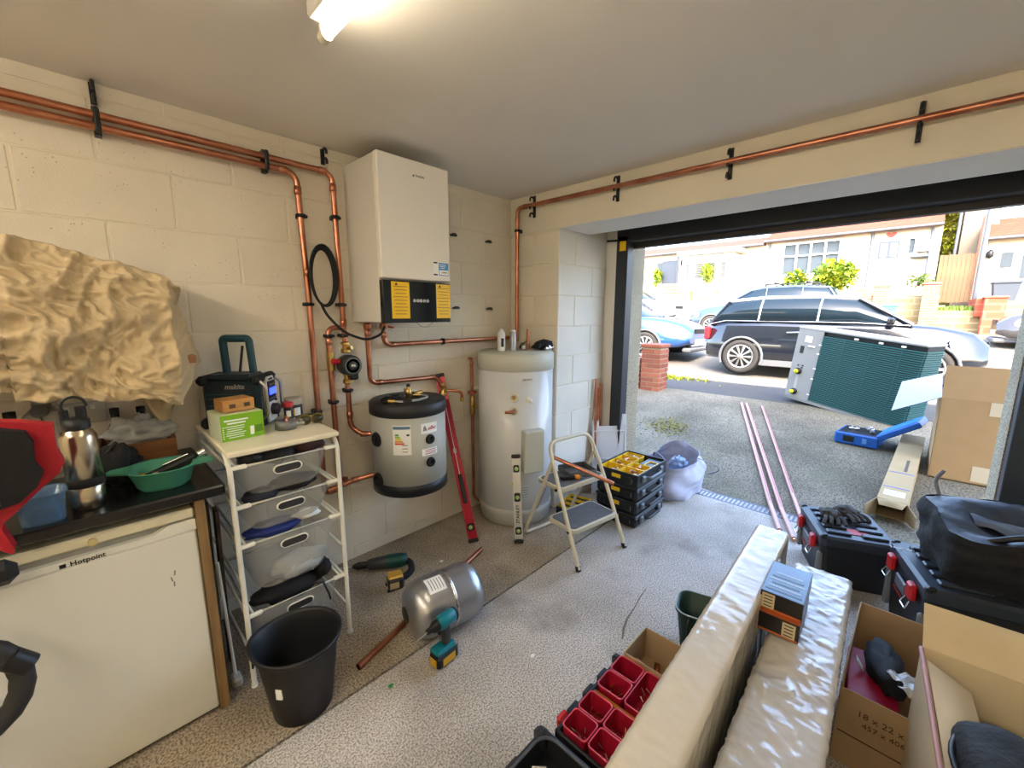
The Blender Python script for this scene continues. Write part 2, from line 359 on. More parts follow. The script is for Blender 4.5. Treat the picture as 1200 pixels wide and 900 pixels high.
m = MB(); m.box((-2.2, -2.0, 3.95), (6.35, 14, 2.7)); struct(m, 'wall_upper', M_rough, 'upper storey of the house above the garage')
# door frame
DF = struct(MB().box((.685, -.615, 1.06), (.10, .10, 2.12), ch=.004), 'door_1', M_blk, 'dark grey metal frame of the open garage door')
MB().box((.685, -2.815, 1.06), (.10, .10, 2.12), ch=.004).build('jamb', M_blk, DF)
MB().box((.685, -1.715, 2.215), (.10, 2.3, .285), ch=.004).build('header', M_blk, DF)
MB().box((.77, -1.7, 2.17), (.06, 2.14, .27), ch=.003).build('door_edge', M_blk2, DF, 'brown black bottom edge of the raised door')
MB().box((.64, -.62, 2.045), (.012, .055, .075)).build('warning_sticker', M_yel, DF, 'small yellow warning sticker')
MB().cyl((.60, -.50, 2.09), (.60, -.60, 2.085), .008, 8).build('spring_rod', M_black, DF)
# drive, pavement, road
def gz(x, y):
    def ss(t): t = max(0, min(1, t)); return t
    z = .28*ss((x-1.2)/3.1)+.04*ss((x-4.3)/1.2)
    if x > 5.5: z += -.03+.085*(min(x, 14)-5.5)*.95
    if x > 5.5: z += .03*max(-6, min(10, y+.5))*ss((x-5.5)/6)
    return z
def ground(name, x0, x1, y0, y1, nx, ny, m_, lab, dz=0):
    q = MB(); q.sheet(lambda u, v: (x0+(x1-x0)*u, y0+(y1-y0)*v, gz(x0+(x1-x0)*u, 0 if x1 < 5.6 else y0+(y1-y0)*v)+dz+.004*fbm((x0+(x1-x0)*u, y0+(y1-y0)*v, 0), 1.5)), nx, ny, .15)
    return struct(q, name, m_, lab)
ground('floor_threshold', .99, 1.056, -7, 7, 2, 20, M_floor, 'concrete strip in front of the drain')
ground('floor_driveway', 1.19, 4.35, -7, 7, 30, 60, M_drive, 'weathered rough concrete driveway')
ground('floor_pavement', 4.36, 5.5, -20, 24, 6, 60, M_asph, 'dark tarmac pavement', .0)
ground('floor_road', 5.52, 14, -40, 45, 20, 60, M_road, 'pale sunlit road')
m = MB(); m.box((1.123, 0, -.1), (.14, 14, .1)); struct(m, 'trim_channel', mat('gully_dark', (24, 24, 26), .8), 'dark channel below the drain grate')
GR = thing('drain_grate', 'slotted dark metal drain grate across the garage threshold', 'drain', (1.123, -1.7, 0))
bar = MB().box((0, 0, 0), (.10, .016, .018)).mesh('bar'); M_grate = mat('grate_steel', (96, 100, 112), .5, .6); bar.materials.append(M_grate)
MB().box((-.058, 0, -.008), (.018, 2.3, .02)).build('rail', M_grate, GR); MB().box((.058, 0, -.008), (.018, 2.3, .02)).build('rail', M_grate, GR)
for k in range(74): piece(bar, 'bar', None, GR, T(0, -1.14+.031*k, -.008))
# kerb and moss tufts
m = MB(); m.box((5.50, 2, .27), (.12, 44, .13)); struct(m, 'trim_kerb', mat('kerb_stone', (150, 146, 138), .9, var=.15, vs=4), 'grey kerb of the near pavement')
# ---------------------------------------------------------------- the street
M_glassd = mat('car_glass', (26, 38, 46), .05, spec=.45); M_glassh = mat('house_glass', (66, 74, 80), .5, spec=.1)
M_tyre = mat('tyre', (62, 58, 54), .85); M_alloy = mat('alloy', (190, 186, 180), .3, .8); M_arch = mat('arch_trim', (112, 112, 112), .7)
def wheel(parent, x, y, z, r, side):
    # axis along y; side -1 = visible face towards -y (local)
    Mx = T(x, y, z) @ RX(90 if side < 0 else -90)
    w = MB().lathe([(r*.70, -.02), (r*.74, .015), (r*.96, .02), (r, -.0), (r, -.17), (r*.7, -.19)], 28, Mx).build('wheel', M_tyre, parent)
    rim = MB()
    rim.lathe([(r*.72, -.05), (r*.72, .012), (r*.64, .0), (r*.62, -.06)], 28, Mx)
    rim.lathe([(0, .01), (r*.14, .01), (r*.16, -.02)], 12, Mx)
    for k in range(10):
        a = 2*pi*k/10
        for e in (-.07, .07): rim.tube([(r*.12*math.cos(a), r*.12*math.sin(a), -.01), (r*.67*math.cos(a+e), r*.67*math.sin(a+e), -.008)], r*.03, 5, M=Mx)
    rim.build('rim', M_alloy, w)
    MB().lathe([(0, -.07), (r*.66, -.07), (r*.66, -.10)], 16, Mx).build('brake_shadow', M_black, w, 'black disc standing in for the shade behind the spokes')  # flat black disc stands in for the shade between the spokes
    return w
def carsec(st):
    # st: x, zb, zt, wb, wt -> closed section
    x, zb, zt, wb, wt = st; zm = zb+(zt-zb)*.45
    h = [(wb*.86, zb), (wb, zb+.06), (wb*1.0, zm), (wt+.02, zt-.10), (wt, zt-.04), (wt*.9, zt)]
    return [(x, -y, z) for y, z in h]+[(x, y, z) for y, z in h[::-1]]
def make_car(name, label, M, paint, roofm, body, green, wheels, r, extras=True, trim=M_arch, group=None):
    c = thing(name, label, 'car', group=group, M=M)
    MB().loft([carsec(s_) for s_ in body]).build('body', paint, c)
    gs = []
    for x, zb, zt, wb, wt in green:
        h = [(wb, zb), (wb*.5+wt*.5+.01, zb*.4+zt*.6), (wt, zt-.035), (wt*.85, zt)]
        gs.append([(x, -y, z) for y, z in h]+[(x, y, z) for y, z in h[::-1]])
    MB().loft(gs).build('window_glass', M_glassd, c, 'tinted windows all round')
    rf = MB(); rs = []
    for x, zb, zt, wb, wt in green[1:-1]:
        h = [(wt+.012, zt-.06), (wt+.012, zt-.02), (wt*.86, zt+.012)]
        rs.append([(x, -y, z) for y, z in h]+[(x, y, z) for y, z in h[::-1]])
    rf.loft(rs).build('roof', roofm, c)
    wb0 = green[1][3]
    for side in (-1, 1):
        g = green
        p = MB().tube([(g[0][0], side*g[0][3], g[0][1]), (g[1][0], side*(g[1][4]+.01), g[1][2]-.03)], .032, 6)
        p.build('pillar', paint, c)
        p = MB().tube([(g[-1][0], side*g[-1][3], g[-1][1]), (g[-2][0], side*(g[-2][4]+.01), g[-2][2]-.03)], .03, 6)
        p.build('pillar', paint, c)
        for fx in (.30, .60):
            p = MB()
            xb = g[0][0]+(g[-1][0]-g[0][0])*fx; xt = xb+.02
            p.tube([(xb, side*(g[2][3]+.006), g[1][1]), (xb+.01, side*(g[2][3]*.5+g[2][4]*.5+.014), g[2][1]*.4+g[2][2]*.6), (xt, side*(g[2][4]+.01), g[2][2]-.05)], .018, 6)
            p.build('pillar', M_chrome if name == 'hatchback_car' else paint, c)
        MB().tube([(g[0][0], side*(g[0][3]+.02), g[0][1]), (g[1][0], side*(g[1][3]+.025), g[1][1]+.005), (g[-2][0], side*(g[-2][3]+.025), g[-2][1]+.005), (g[-1][0], side*(g[-1][3]+.01), g[-1][1])], .012, 6).build('belt_trim', M_chrome, c)
        for wx in wheels:
            yy = side*(body[2][3]+.003)
            wheel(c, wx, yy+side*.018, r, r, side)
            MB().lathe([(r*1.10, -.10), (r*1.10, .002), (0, .002)], 24, T(wx, yy, r*1.02) @ RX(90 if side < 0 else -90)).build('wheel_well', M_rubber, c)
            a = [(wx+r*1.17*math.cos(t), yy+side*.004, r*1.0+r*1.17*math.sin(t)) for t in [pi*(-.12+1.24*k/14) for k in range(15)]]
            MB().tube(a, .04, 6, flat=.6).build('wheel_arch', trim, c)
        if extras: MB().box(((wheels[0]+wheels[1])/2, side*(body[2][3]-.015), r*.72), (wheels[1]-wheels[0]-r*2.3, .05, .12), ch=.01).build('sill', trim, c)
        for hx in (.42, .72) if extras else (.5,):
            xx = wheels[0]+(wheels[1]-wheels[0])*hx-.25
            MB().tube([(xx-.09, side*(body[2][3]+.02), green[0][1]-.12), (xx+.09, side*(body[2][3]+.02), green[0][1]-.11)], .014, 6).build('door_handle', M_chrome, c)
        f = body[-1][0]
        MB().lathe([(0, .05), (.08, .045), (.115, .02), (.125, -.02)], 16, T(f-.32, side*(body[-3][3]-.13), body[-1][2]-.0) @ RZ(side*38) @ RY(68), sx=.9).build('headlight', mat('headlight', (226, 230, 236), .1, spec=.9), c)
        MB().box((body[0][0]+.06, side*(body[1][3]-.05), body[1][2]-.20), (.10, .12, .24), RZ(0), ch=.02).build('tail_light', M_red, c)
        MB().box((green[-1][0]-.25, side*(green[-1][3]+.10), green[-1][1]+.07), (.10, .16, .11), ch=.03).build('mirror', paint, c)
    MB().box((body[-1][0]+.005, 0, .42), (.02, .52, .11), ch=.004).build('number_plate', M_paper, c)
    MB().box((body[-1][0]-.005, 0, .66), (.03, .7, .12), ch=.03).build('grille', M_black, c)
    MB().box((body[-1][0]-.07, 0, .25), (.2, 1.2, .10), ch=.03).build('bumper', trim, c)
    return c
M_carblk = mat('car_black', (22, 26, 34), .18, coat=1); M_roofs = mat('car_roof_silver', (150, 154, 160), .2, .3, coat=1)
M_carblue = mat('car_blue', (44, 84, 150), .2, coat=1); M_carslate = mat('car_slate', (58, 72, 92), .25, coat=1); M_carwhite = mat('car_white', (222, 224, 226), .25, coat=1); M_cargrey = mat('car_grey', (70, 66, 64), .3, coat=1)
hb = [(-.72, .38, .66, .62, .58), (-.64, .26, .93, .80, .66), (-.3, .24, .98, .85, .74), (.4, .22, .98, .86, .78), (1.6, .22, .97, .86, .77), (2.05, .22, .96, .86, .74), (2.55, .24, .92, .85, .66), (2.95, .28, .83, .78, .56), (3.13, .36, .66, .60, .46)]
hg = [(-.66, .90, .94, .66, .64), (-.33, .97, 1.37, .74, .58), (.3, .98, 1.42, .79, .61), (1.1, .97, 1.42, .79, .61), (1.62, .96, 1.38, .77, .58), (2.3, .93, .97, .70, .62)]
def cm(x, y, fwd, dz=0): return T(x, y, gz(x-.3, y)+dz) @ RZ(fwd)
make_car('hatchback_car', 'black three-door hatchback with silver roof parked behind the heat pump unit', cm(7.07, -.05, -90, .02), M_carblk, M_roofs, hb, hg, (0, 2.5), .31)
sb = [(-.85, .42, .70, .66, .6), (-.75, .28, 1.0, .82, .7), (-.3, .25, 1.04, .9, .8), (.6, .24, 1.04, .9, .82), (1.8, .24, 1.02, .9, .8), (2.3, .25, .99, .9, .75), (2.9, .28, .92, .88, .66), (3.3, .32, .80, .8, .56), (3.5, .4, .64, .62, .46)]
sg = [(-.78, .96, 1.0, .7, .66), (-.45, 1.0, 1.5, .8, .62), (.4, 1.02, 1.56, .84, .66), (1.2, 1.0, 1.54, .82, .64), (1.55, .99, 1.48, .8, .6), (2.35, .97, 1.0, .72, .62)]
suv = make_car('estate_car', 'slate blue estate car with roof bars parked on the far side of the road', cm(13.4, -.02, 90, -.10), M_carslate, M_carslate, sb, sg, (0, 2.65), .32)
for yy in (-.52, .52): MB().tube([(-.2, yy, 1.56), (-.2, yy, 1.62), (1.2, yy, 1.62), (1.2, yy, 1.56)], .022, 6).build('roof_rail', M_black, suv)
for xx in (.1, .95): MB().tube([(xx, -.6, 1.66), (xx, .6, 1.66)], .025, 6).build('roof_bar', M_black, suv)
make_car('blue_car', 'bright blue car nose with number plate beside the brick pillar', cm(7.45, 4.65, -90), M_carblue, M_carblue, sb, sg, (0, 2.6), .32)
make_car('white_car', 'white car behind the blue car at left of the street', cm(13.4, 7.6, -90, -.05), M_carwhite, M_carwhite, sb, sg, (0, 2.6), .32, False)
make_car('grey_car', 'dark grey car partly hidden by the right roughcast pillar', cm(12.9, -7.25, 90, .0), M_cargrey, M_cargrey, sb, sg, (0, 2.6), .32, False)
# near brick pillar: every brick its own piece
M_brk = [mat('brick_%d' % k, c, .85, var=.15, vs=12) for k, c in enumerate(((138, 78, 58), (150, 90, 68), (126, 70, 54)))]
BP = struct(MB().box((0, 0, .36), (.305, .305, .72)), 'wall_brick_pillar', mat('brick_mortar', (160, 146, 122), .9), 'red brick gate pillar at the end of the driveway'); BP.location = (4.2, .70, .24)
bk = [MB().box((0, 0, 0), (.215, .1, .065), ch=.004).mesh('brick') for k in range(3)]
for k in range(3): bk[k].materials.append(M_brk[k])
for c in range(9):
    z = .04+.078*c; o = 0 if c % 2 else 1
    for s_ in range(4):
        Mq = RZ(90*s_) @ T(-.055 if o else .055, -.112, z); piece(bk[random.randrange(3)], 'brick', None, BP, Mq)
MB().box((0, 0, .755), (.36, .36, .06), ch=.01).build('coping', M_brk[0], BP)
lw = MB().box((4.16, 3.0, .50), (.22, 4.2, .56)); struct(lw, 'wall_garden', brick_mat('garden_brick', (176, 110, 84), (160, 96, 72), (190, 178, 156), .225), 'low red brick garden wall behind the pillar')
# far side: pavement, terraces, houses
M_far = mat('far_pavement', (140, 132, 118), .9, var=.08, vs=1)
m = MB(); m.sheet(lambda u, v: (14+1.4*u, -40+85*v, gz(14, -40+85*v)+.08+.05*u), 2, 40, .2); struct(m, 'floor_far_pavement', M_far, 'pale far pavement')
m = MB(); m.sheet(lambda u, v: (15.4+4.8*u, 3.0+14*v, gz(14, 3)+.13+(2.5-gz(14, 3)-.13)*u), 4, 4, .2); struct(m, 'floor_far_drive', mat('far_concrete', (190, 184, 170), .9, var=.06, vs=1), 'sunlit concrete forecourt of the white house')
M_stone = brick_mat('stone_wall', (142, 126, 90), (126, 110, 76), (152, 138, 106), .55)
m = MB(); m.box((17.4, .95, 1.55), (5, 4.1, 1.5)); m.box((17.6, -2.05, 1.4), (4.8, 1.5, 1.36)); struct(m, 'wall_terrace', M_stone, 'buff stone retaining wall of the raised gardens')
m = MB(); m.box((17.2, -3.25, 1.2), (4.4, .95, .86)); struct(m, 'wall_terrace_low', M_stone, 'low buff stone wall below the grass bank')
m = MB(); m.box((18, -7.8, 1.3), (4.6, 8.1, 1.2)); struct(m, 'floor_far_garden', M_stone, 'raised ground in front of the right house')
M_farbrick = brick_mat('far_brick', (146, 80, 56), (160, 98, 72), (168, 140, 116), .225); M_terra = brick_mat('terracotta', (166, 82, 56), (158, 74, 50), (176, 100, 74), .6)
for nm, lab, c, s_, mm in (('brick_gatepost', 'tall red brick gatepost left of the grass bank', (14.9, -2.6, 1.72), (.42, .34, 1.3), M_farbrick), ('brick_gatepost', 'short red brick gatepost by the yellow green shrub', (14.9, -1.5, 1.95), (.4, .32, .78), M_farbrick),
                           ('rendered_gatepost', 'terracotta rendered gatepost in front of the wheelie bin', (14.7, -3.85, 1.38), (.42, .40, 1.14), M_terra)):
    o = thing(nm, lab, 'gatepost', (c[0], c[1], c[2]-s_[2]/2)); MB().box((0, 0, s_[2]/2), s_, ch=.01).build('shaft', mm, o); MB().box((0, 0, s_[2]+.03), (s_[0]+.06, s_[1]+.06, .06), ch=.015).build('coping', mm, o)
m = MB(); m.box((16, -3.62, 1.72), (2.3, .2, .5)); struct(m, 'wall_terracotta', M_terra, 'terracotta side wall behind the rendered gatepost')
m = MB(); m.box((14.9, -1.0, 1.85), (.25, .8, .5)); m.box((14.9, 1.8, 1.72), (.3, .6, .6)); struct(m, 'wall_front_garden', M_farbrick, 'low red brick front garden wall')
def leafy(name, label, c, rad, n, size, mats, cat, seed=1, parent=None):
    rnd = random.Random(seed); root = thing(name, label, cat, (c[0], c[1], c[2]-rad[2]))
    for mi, mm in enumerate(mats):
        q = MB()
        for k in range(n//len(mats)):
            d = Vector((rnd.gauss(0, 1), rnd.gauss(0, 1), rnd.gauss(0, 1))).normalized()*(rnd.random()**.4)
            p_ = Vector((d.x*rad[0], d.y*rad[1], d.z*rad[2]+rad[2])); s_ = size*(.6+.8*rnd.random())
            Mx = Matrix.Translation(p_) @ Matrix.Rotation(rnd.random()*6.3, 4, 'Z') @ Matrix.Rotation(rnd.uniform(-1.2, 1.2), 4, 'X')
            q.add([(0, 0, 0), (s_*.3, s_*.5, .12*s_), (0, s_, 0), (-s_*.3, s_*.5, .12*s_)], [(0, 1, 2, 3)], False, Mx)
        o = q.build('foliage', mm, root); o['kind'] = 'stuff'
    MB().tube([(0, 0, 0), (0, 0, rad[2]*.9)], .04, 6).build('stem', mat('bark', (90, 70, 50), .9), root)
    return root
G1 = mat('leaf_lime', (150, 156, 34), .6); G2 = mat('leaf_green', (92, 122, 36), .6); G3 = mat('leaf_olive', (132, 128, 58), .7); G4 = mat('leaf_dark', (96, 116, 52), .7)
leafy('garden_shrub', 'yellow green leafy shrub in the middle house front garden', (15.3, -.25, 2.78), (.45, .62, .48), 1400, .17, (G1, G2), 'shrub', 3)
leafy('spiky_plant', 'smaller spiky plant left of the yellow green shrub', (15.3, .85, 2.66), (.3, .35, .36), 320, .2, (G2, G1), 'shrub', 5)
leafy('hanging_basket', 'trailing green basket by the left house door', (19.55, 7.95, 3.5), (.18, .22, .5), 220, .2, (G1, G2), 'plant', 8)
leafy('window_plant', 'tall green plant in front of the shuttered window', (18.72, 5.05, 3.5), (.16, .3, .5), 200, .2, (G1, G2), 'plant', 9)
leafy('flower_pot_plant', 'small potted plants on the step beside the panelled door', (19.5, -2.3, 2.75), (.2, .4, .18), 160, .14, (G4, G2), 'plant', 10)
q = MB(); rnd = random.Random(4)
for k in range(900):
    x = rnd.uniform(15.05, 16.5); y = rnd.uniform(-3.6, -2.8); h = rnd.uniform(.05, .16); a = rnd.uniform(0, 6.3); dx, dy = .03*math.cos(a), .03*math.sin(a)
    q.add([(x-dx, y-dy, 1.63), (x+dx, y+dy, 1.63), (x+dy*2, y+dx*2, 1.63+h)], [(0, 1, 2)])
o = q.build('bank_grass', G2); tag(o, 'bright green grass on the bank by the wooden gate', 'grass', kind='stuff')
q = MB()
for k in range(500):
    x = rnd.gauss(5.35, .12); y = rnd.gauss(1.1, .45); h = rnd.uniform(.02, .06); a = rnd.uniform(0, 6.3); dx, dy = .02*math.cos(a), .02*math.sin(a); z = gz(x, 0)
    q.add([(x-dx, y-dy, z), (x+dx, y+dy, z), (x+dy, y+dx, z+h)], [(0, 1, 2)])
o = q.build('verge_grass', G1); tag(o, 'thin yellow green grass tuft at the kerb', 'grass', kind='stuff')
q = MB()
for k in range(500):
    x = rnd.gauss(2.55, .16); y = rnd.gauss(-.28, .13); h = rnd.uniform(.005, .02); a = rnd.uniform(0, 6.3); dx, dy = .015*math.cos(a), .015*math.sin(a); z = gz(x, 0)
    q.add([(x-dx, y-dy, z), (x+dx, y+dy, z), (x+dy, y+dx, z+h)], [(0, 1, 2)])
o = q.build('drive_moss', G3); tag(o, 'patch of olive moss on the driveway', 'moss', kind='stuff')
# houses
M_hw = mat('house_white', (184, 178, 162), .85); M_hc = mat('house_cream', (232, 226, 196), .85); M_tile = brick_mat('roof_tile', (132, 62, 32), (118, 52, 26), (92, 40, 20), .34)
M_gut = mat('gutter_grey', (84, 88, 96), .5); M_upvc = mat('white_upvc', (214, 214, 210), .4); M_slatd = mat('slate_door', (58, 64, 74), .5); M_bluedoor = mat('pale_blue_door', (122, 142, 154), .5)
X = 20.0
def win(parent, y0, y1, z0, z1, cols, trz=None, name='window'):
    w = MB(); t = .07
    w.box((X-.03, (y0+y1)/2, z0), (.14, abs(y1-y0)+t, t)); w.box((X-.03, (y0+y1)/2, z1), (.14, abs(y1-y0)+t, t))
    for k in range(cols+1): w.box((X-.03, y0+(y1-y0)*k/cols, (z0+z1)/2), (.14, t, z1-z0))
    if trz: w.box((X-.03, (y0+y1)/2, trz), (.13, abs(y1-y0), t*.8))
    o = w.build(name, M_upvc, parent)
    zz = [z0, trz, z1] if trz else [z0, z1]
    for k in range(cols):
        for j in range(len(zz)-1):
            ya, yb = y0+(y1-y0)*k/cols, y0+(y1-y0)*(k+1)/cols
            MB().box((X+.0, (ya+yb)/2, (zz[j]+zz[j+1])/2), (.02, abs(yb-ya)-t, zz[j+1]-zz[j]-t*.8)).build('pane', M_glassh, o)
    return o
def house(name, label, y0, y1, wm, eave, ridge, xr=22.6, zb=1.2):
    h = thing(name, label, 'house', (X, (y0+y1)/2, 2.4))
    e = MB().box((X+2.6, (y0+y1)/2, (zb+eave)/2), (5.2, abs(y1-y0), eave-zb)).build('wall', wm, h)
    r = MB(); r.prism([(X-.35, eave-.02), (X-.35, eave+.06), (xr, ridge), (X+5.6, eave+.06), (X+5.6, eave-.02)], abs(y1-y0), T(0, max(y0, y1), 0) @ RX(90)).build('roof', M_tile, h)
    MB().tube([(X-.36, y0, eave), (X-.36, y1, eave)], .05, 8).build('gutter', M_gut, h)
    return h
def fix(h):
    inv = h.matrix_basis.inverted()
    for c in h.children: c.matrix_local = inv
H1 = house('left_house', 'white rendered bungalow with shuttered bay window and slate door', 3.0, 12.5, M_hw, 4.66, 5.35, 22.2)
H2 = house('middle_house', 'white bungalow with wide mullioned window, pale blue door and orange roof', -2.72, 2.98, M_hw, 4.76, 6.0, 22.6)
H3 = house('right_house', 'white house behind the wheelie bin with low orange tiled roof', -11, -3.75, M_hw, 4.1, 5.0, 21.6)
dr = MB().box((X-.02, 7.45, 3.4), (.1, .78, 1.84)).build('front_door', M_slatd, H1); MB().box((X-.03, 8.0, 3.75), (.08, .28, 1.0)).build('side_light', M_glassh, H1); MB().box((X-.0, 7.7, 3.42), (.06, 1.5, 2.0)).build('door_frame', M_upvc, H1)
MB().box((X-.5, 5.2, 3.3), (1.0, 2.5, 2.2), ch=.15).build('bay', M_hw, H1)
bs = []
X -= 1.0
for a, b in ((6.2, 5.95), (5.75, 5.3), (5.2, 4.75), (4.58, 4.28)):
    o = win(H1, a, b, 3.22, 3.98, 1); bs.append(o)
    for k in range(9): MB().box((X-.04, (a+b)/2, 3.27+.08*k), (.02, abs(a-b)-.06, .035)).build('shutter_slat', mat('shutter', (120, 118, 104), .6), o)
X += 1.0
MB().box((X-.35, 5.2, 4.46), (1.5, 2.9, .14)).build('bay_roof', M_upvc, H1)
MB().tube([(X-.08, 7.0, 2.6), (X-.08, 7.0, 4.6)], .05, 6).build('downpipe', M_gut, H1); MB().lathe([(.02, 0), (.09, .06), (.09, .22), (.03, .32)], 8, T(X-.12, 6.75, 4.0)).build('wall_lamp', M_black, H1)
win(H2, 2.25, .22, 3.24, 4.58, 4, 4.05); MB().tube([(X-.08, 2.79, 2.6), (X-.08, 2.79, 4.7)], .05, 6).build('downpipe', M_gut, H2); MB().tube([(X-.08, -.77, 2.6), (X-.08, -.77, 4.7)], .05, 6).build('downpipe', M_gut, H2); MB().tube([(X-.08, -2.45, 2.6), (X-.08, -2.45, 4.7)], .04, 6).build('downpipe', M_gut, H2)
MB().box((X-.0, -1.3, 3.47), (.08, .84, 2.0)).build('door_frame', M_upvc, H2)
d2 = MB().box((X-.04, -1.3, 3.45), (.08, .66, 1.84)).build('front_door', M_bluedoor, H2)
MB().box((X-.07, -1.30, 4.02), (.05, .6, .62)).build('door_glass', M_slatd, d2)
for yy in (-1.16, -1.45): MB().box((X-.1, yy, 4.0), (.02, .2, .5)).build('pane', mat('pale_pane', (140, 152, 166), .2), d2); MB().box((X-.085, yy, 3.0), (.02, .2, .6)).build('panel', M_bluedoor, d2)
MB().box((X-.085, -1.3, 3.48), (.03, .4, .05)).build('letterbox', M_gut, d2)
win(H2, -1.84, -2.06, 3.8, 4.4, 1)
MB().prism([(.13*math.sin(t)**3*1.15, .13*(.8*math.cos(t)-.3*math.cos(2*t)-.12*math.cos(3*t))) for t in [2*pi*k/20 for k in range(20)]], .04, T(X-.06, -1.32, 4.58) @ FX).build('heart_wreath', mat('wreath', (150, 70, 60), .8), H2, 'small red heart wreath over the door')
MB().box((X-.15, -2.2, 3.68), (.3, .5, .1), ch=.03).build('window_box', M_gut, H2); MB().box((X-.12, -2.28, 4.05), (.2, .3, .38)).build('meter_box', M_upvc, H2)
MB().box((X-.0, -4.4, 3.38), (.08, .26, .5)).build('window', M_glassh, H3); MB().lathe([(.02, 0), (.09, .06), (.09, .2), (.02, .3)], 8, T(X-.12, -3.98, 3.45)).build('wall_lamp', M_black, H3); MB().tube([(X-.08, -3.82, 2.2), (X-.08, -3.82, 4.0)], .06, 6).build('downpipe', M_gut, H3); MB().box((X-.0, -4.85, 3.2), (.08, .2, .9)).build('window', M_glassh, H3)
for h in (H1, H2, H3): fix(h)
m = MB(); m.box((18.6, -3.68, 3.3), (1.0, .14, 2.8)); struct(m, 'wall_side_brick', M_farbrick, 'red brick corner beside the wooden gate'); 
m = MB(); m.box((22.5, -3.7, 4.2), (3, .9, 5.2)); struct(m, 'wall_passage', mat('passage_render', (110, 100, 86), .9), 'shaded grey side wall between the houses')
iv = MB(); iv.box((22.7, -2.95, 4.2), (.6, 1.0, 4.6)); struct(iv, 'wall_ivy', G3, 'gable wall overgrown with ivy')
iv = leafy('ivy', 'pale olive ivy climbing the gable between the houses', (22.05, -3.0, 4.6), (.25, .27, 1.6), 1600, .2, (G3, G1), 'ivy', 12)
GT = thing('wooden_gate', 'tall brown wooden plank gate between the houses', 'gate', (17.2, -3.1, 1.9)); pl = MB().box((0, 0, .75), (.03, .092, 1.5)).mesh('plank'); pl.materials.append(wood_mat('gate_wood', (112, 84, 52), (88, 64, 38), (30, 30, 2)))
for k in range(8): piece(pl, 'plank', None, GT, T(0, -.36+.1*k, .01*(k % 2)))
MB().box((.03, 0, .3), (.03, .8, .1)).build('rail', MATS['gate_wood'], GT); MB().box((.03, 0, 1.2), (.03, .8, .1)).build('rail', MATS['gate_wood'], GT)
DP = MB().tube([(17.0, -3.62, 1.5), (17.0, -3.62, 5.6)], .06, 8); solo(DP, 'soil_pipe', M_gut, 'grey vertical drainpipe right of the wooden gate', 'pipe')
DP = MB().tube([(21.0, -3.15, 3.2), (21.0, -3.15, 6.2)], .05, 8); solo(DP, 'soil_pipe', M_gut, 'grey vertical drainpipe right of the ivy', 'pipe')
BN = thing('wheelie_bin', 'dark grey wheelie bin behind the terracotta gatepost', 'bin', (16.3, -4.14, 1.9)); MB().loft([ring3([(-.24, -.2), (.24, -.2), (.24, .2), (-.24, .2)], 0), ring3([(-.3, -.26), (.3, -.26), (.3, .26), (-.3, .26)], .5)], smooth=False).build('body', mat('bin_grey', (66, 72, 80), .6), BN); MB().box((0, 0, .53), (.66, .58, .07), ch=.02).build('lid', mat('bin_lid', (58, 64, 72), .6), BN)
GB = thing('garden_bin', 'small green lidded bin in front of the stone terrace', 'bin', (14.5, -1.75, 1.4)); MB().loft([ring3(rrect(.24, .3, .05), 0), ring3(rrect(.3, .36, .05), .34)]).build('body', mat('bin_green', (70, 150, 110), .5), GB); MB().box((0, 0, .37), (.34, .4, .06), ch=.02).build('lid', MATS['bin_green'], GB)
BE = thing('garden_bench', 'pale wooden bench below the shuttered window', 'bench', (18.3, 5.0, 2.15)); M_bw = mat('bench_wood', (160, 136, 92), .8)
for yy in (-.6, .6): MB().box((0, yy, .25), (.4, .06, .5)).build('leg', M_bw, BE)
for k in range(4): MB().box((-.16+.1*k, 0, .42), (.08, 1.4, .03)).build('slat', M_bw, BE)
for k in range(3): MB().box((.2, 0, .52+.11*k), (.03, 1.4, .07)).build('back_slat', M_bw, BE)
PL = thing('crate_planter', 'stack of pale wooden crates beside the slate door', 'crate', (18.4, 6.75, 2.2))
for k in range(5): MB().box((0, 0, .08+.16*k), (.5, .8-.03*k, .13), ch=.01).build('slat', M_bw, PL)
# ---------------------------------------------------------------- lamp
LP = thing('ceiling_light', 'white fluorescent batten with glowing bare tube', 'light', (-1.865, -1.735, HC))
MB().box((0, 0, -.024), (.055, 1.40, .048), ch=.006).build('batten', M_white, LP)
for e in (-1, 1): MB().box((.018, e*.70, -.055), (.022, .024, .06), ch=.006).build('lamp_holder', M_white, LP); MB().cyl((.022, e*.685, -.073), (.022, e*.715, -.073), .017, 16).build('end_cap', mat('tube_cap', (214, 206, 186), .4), LP)
M_tube = mat('tube_glow', (255, 240, 212), .3, emit=TUBE_POWER); MB().cyl((.022, -.685, -.073), (.022, .685, -.073), .0145, 16).build('tube', M_tube, LP, 'glowing warm fluorescent tube')
for y_ in (-.9, -2.5):  # unseen twin fittings added as fill light to brighten the interior
    L2_ = thing('ceiling_light', 'added unseen fill light built as a twin tube batten deeper in the garage, %s the block wall' % ('beside' if y_ > -1 else 'away from'), 'light', (-3.75, y_, HC)); MB().box((0, 0, -.024), (.12, 1.5, .048), ch=.006).build('batten', M_white, L2_)
    for x_ in (-.045, .045):
        MB().cyl((x_, -.73, -.075), (x_, .73, -.075), .0145, 16).build('tube', mat('fill_glow_twin', (255, 244, 226), .3, emit=TUBE_POWER*1.25), L2_)
        for e in (-1, 1): MB().box((x_, e*.74, -.055), (.022, .024, .06), ch=.006).build('lamp_holder', M_white, L2_)
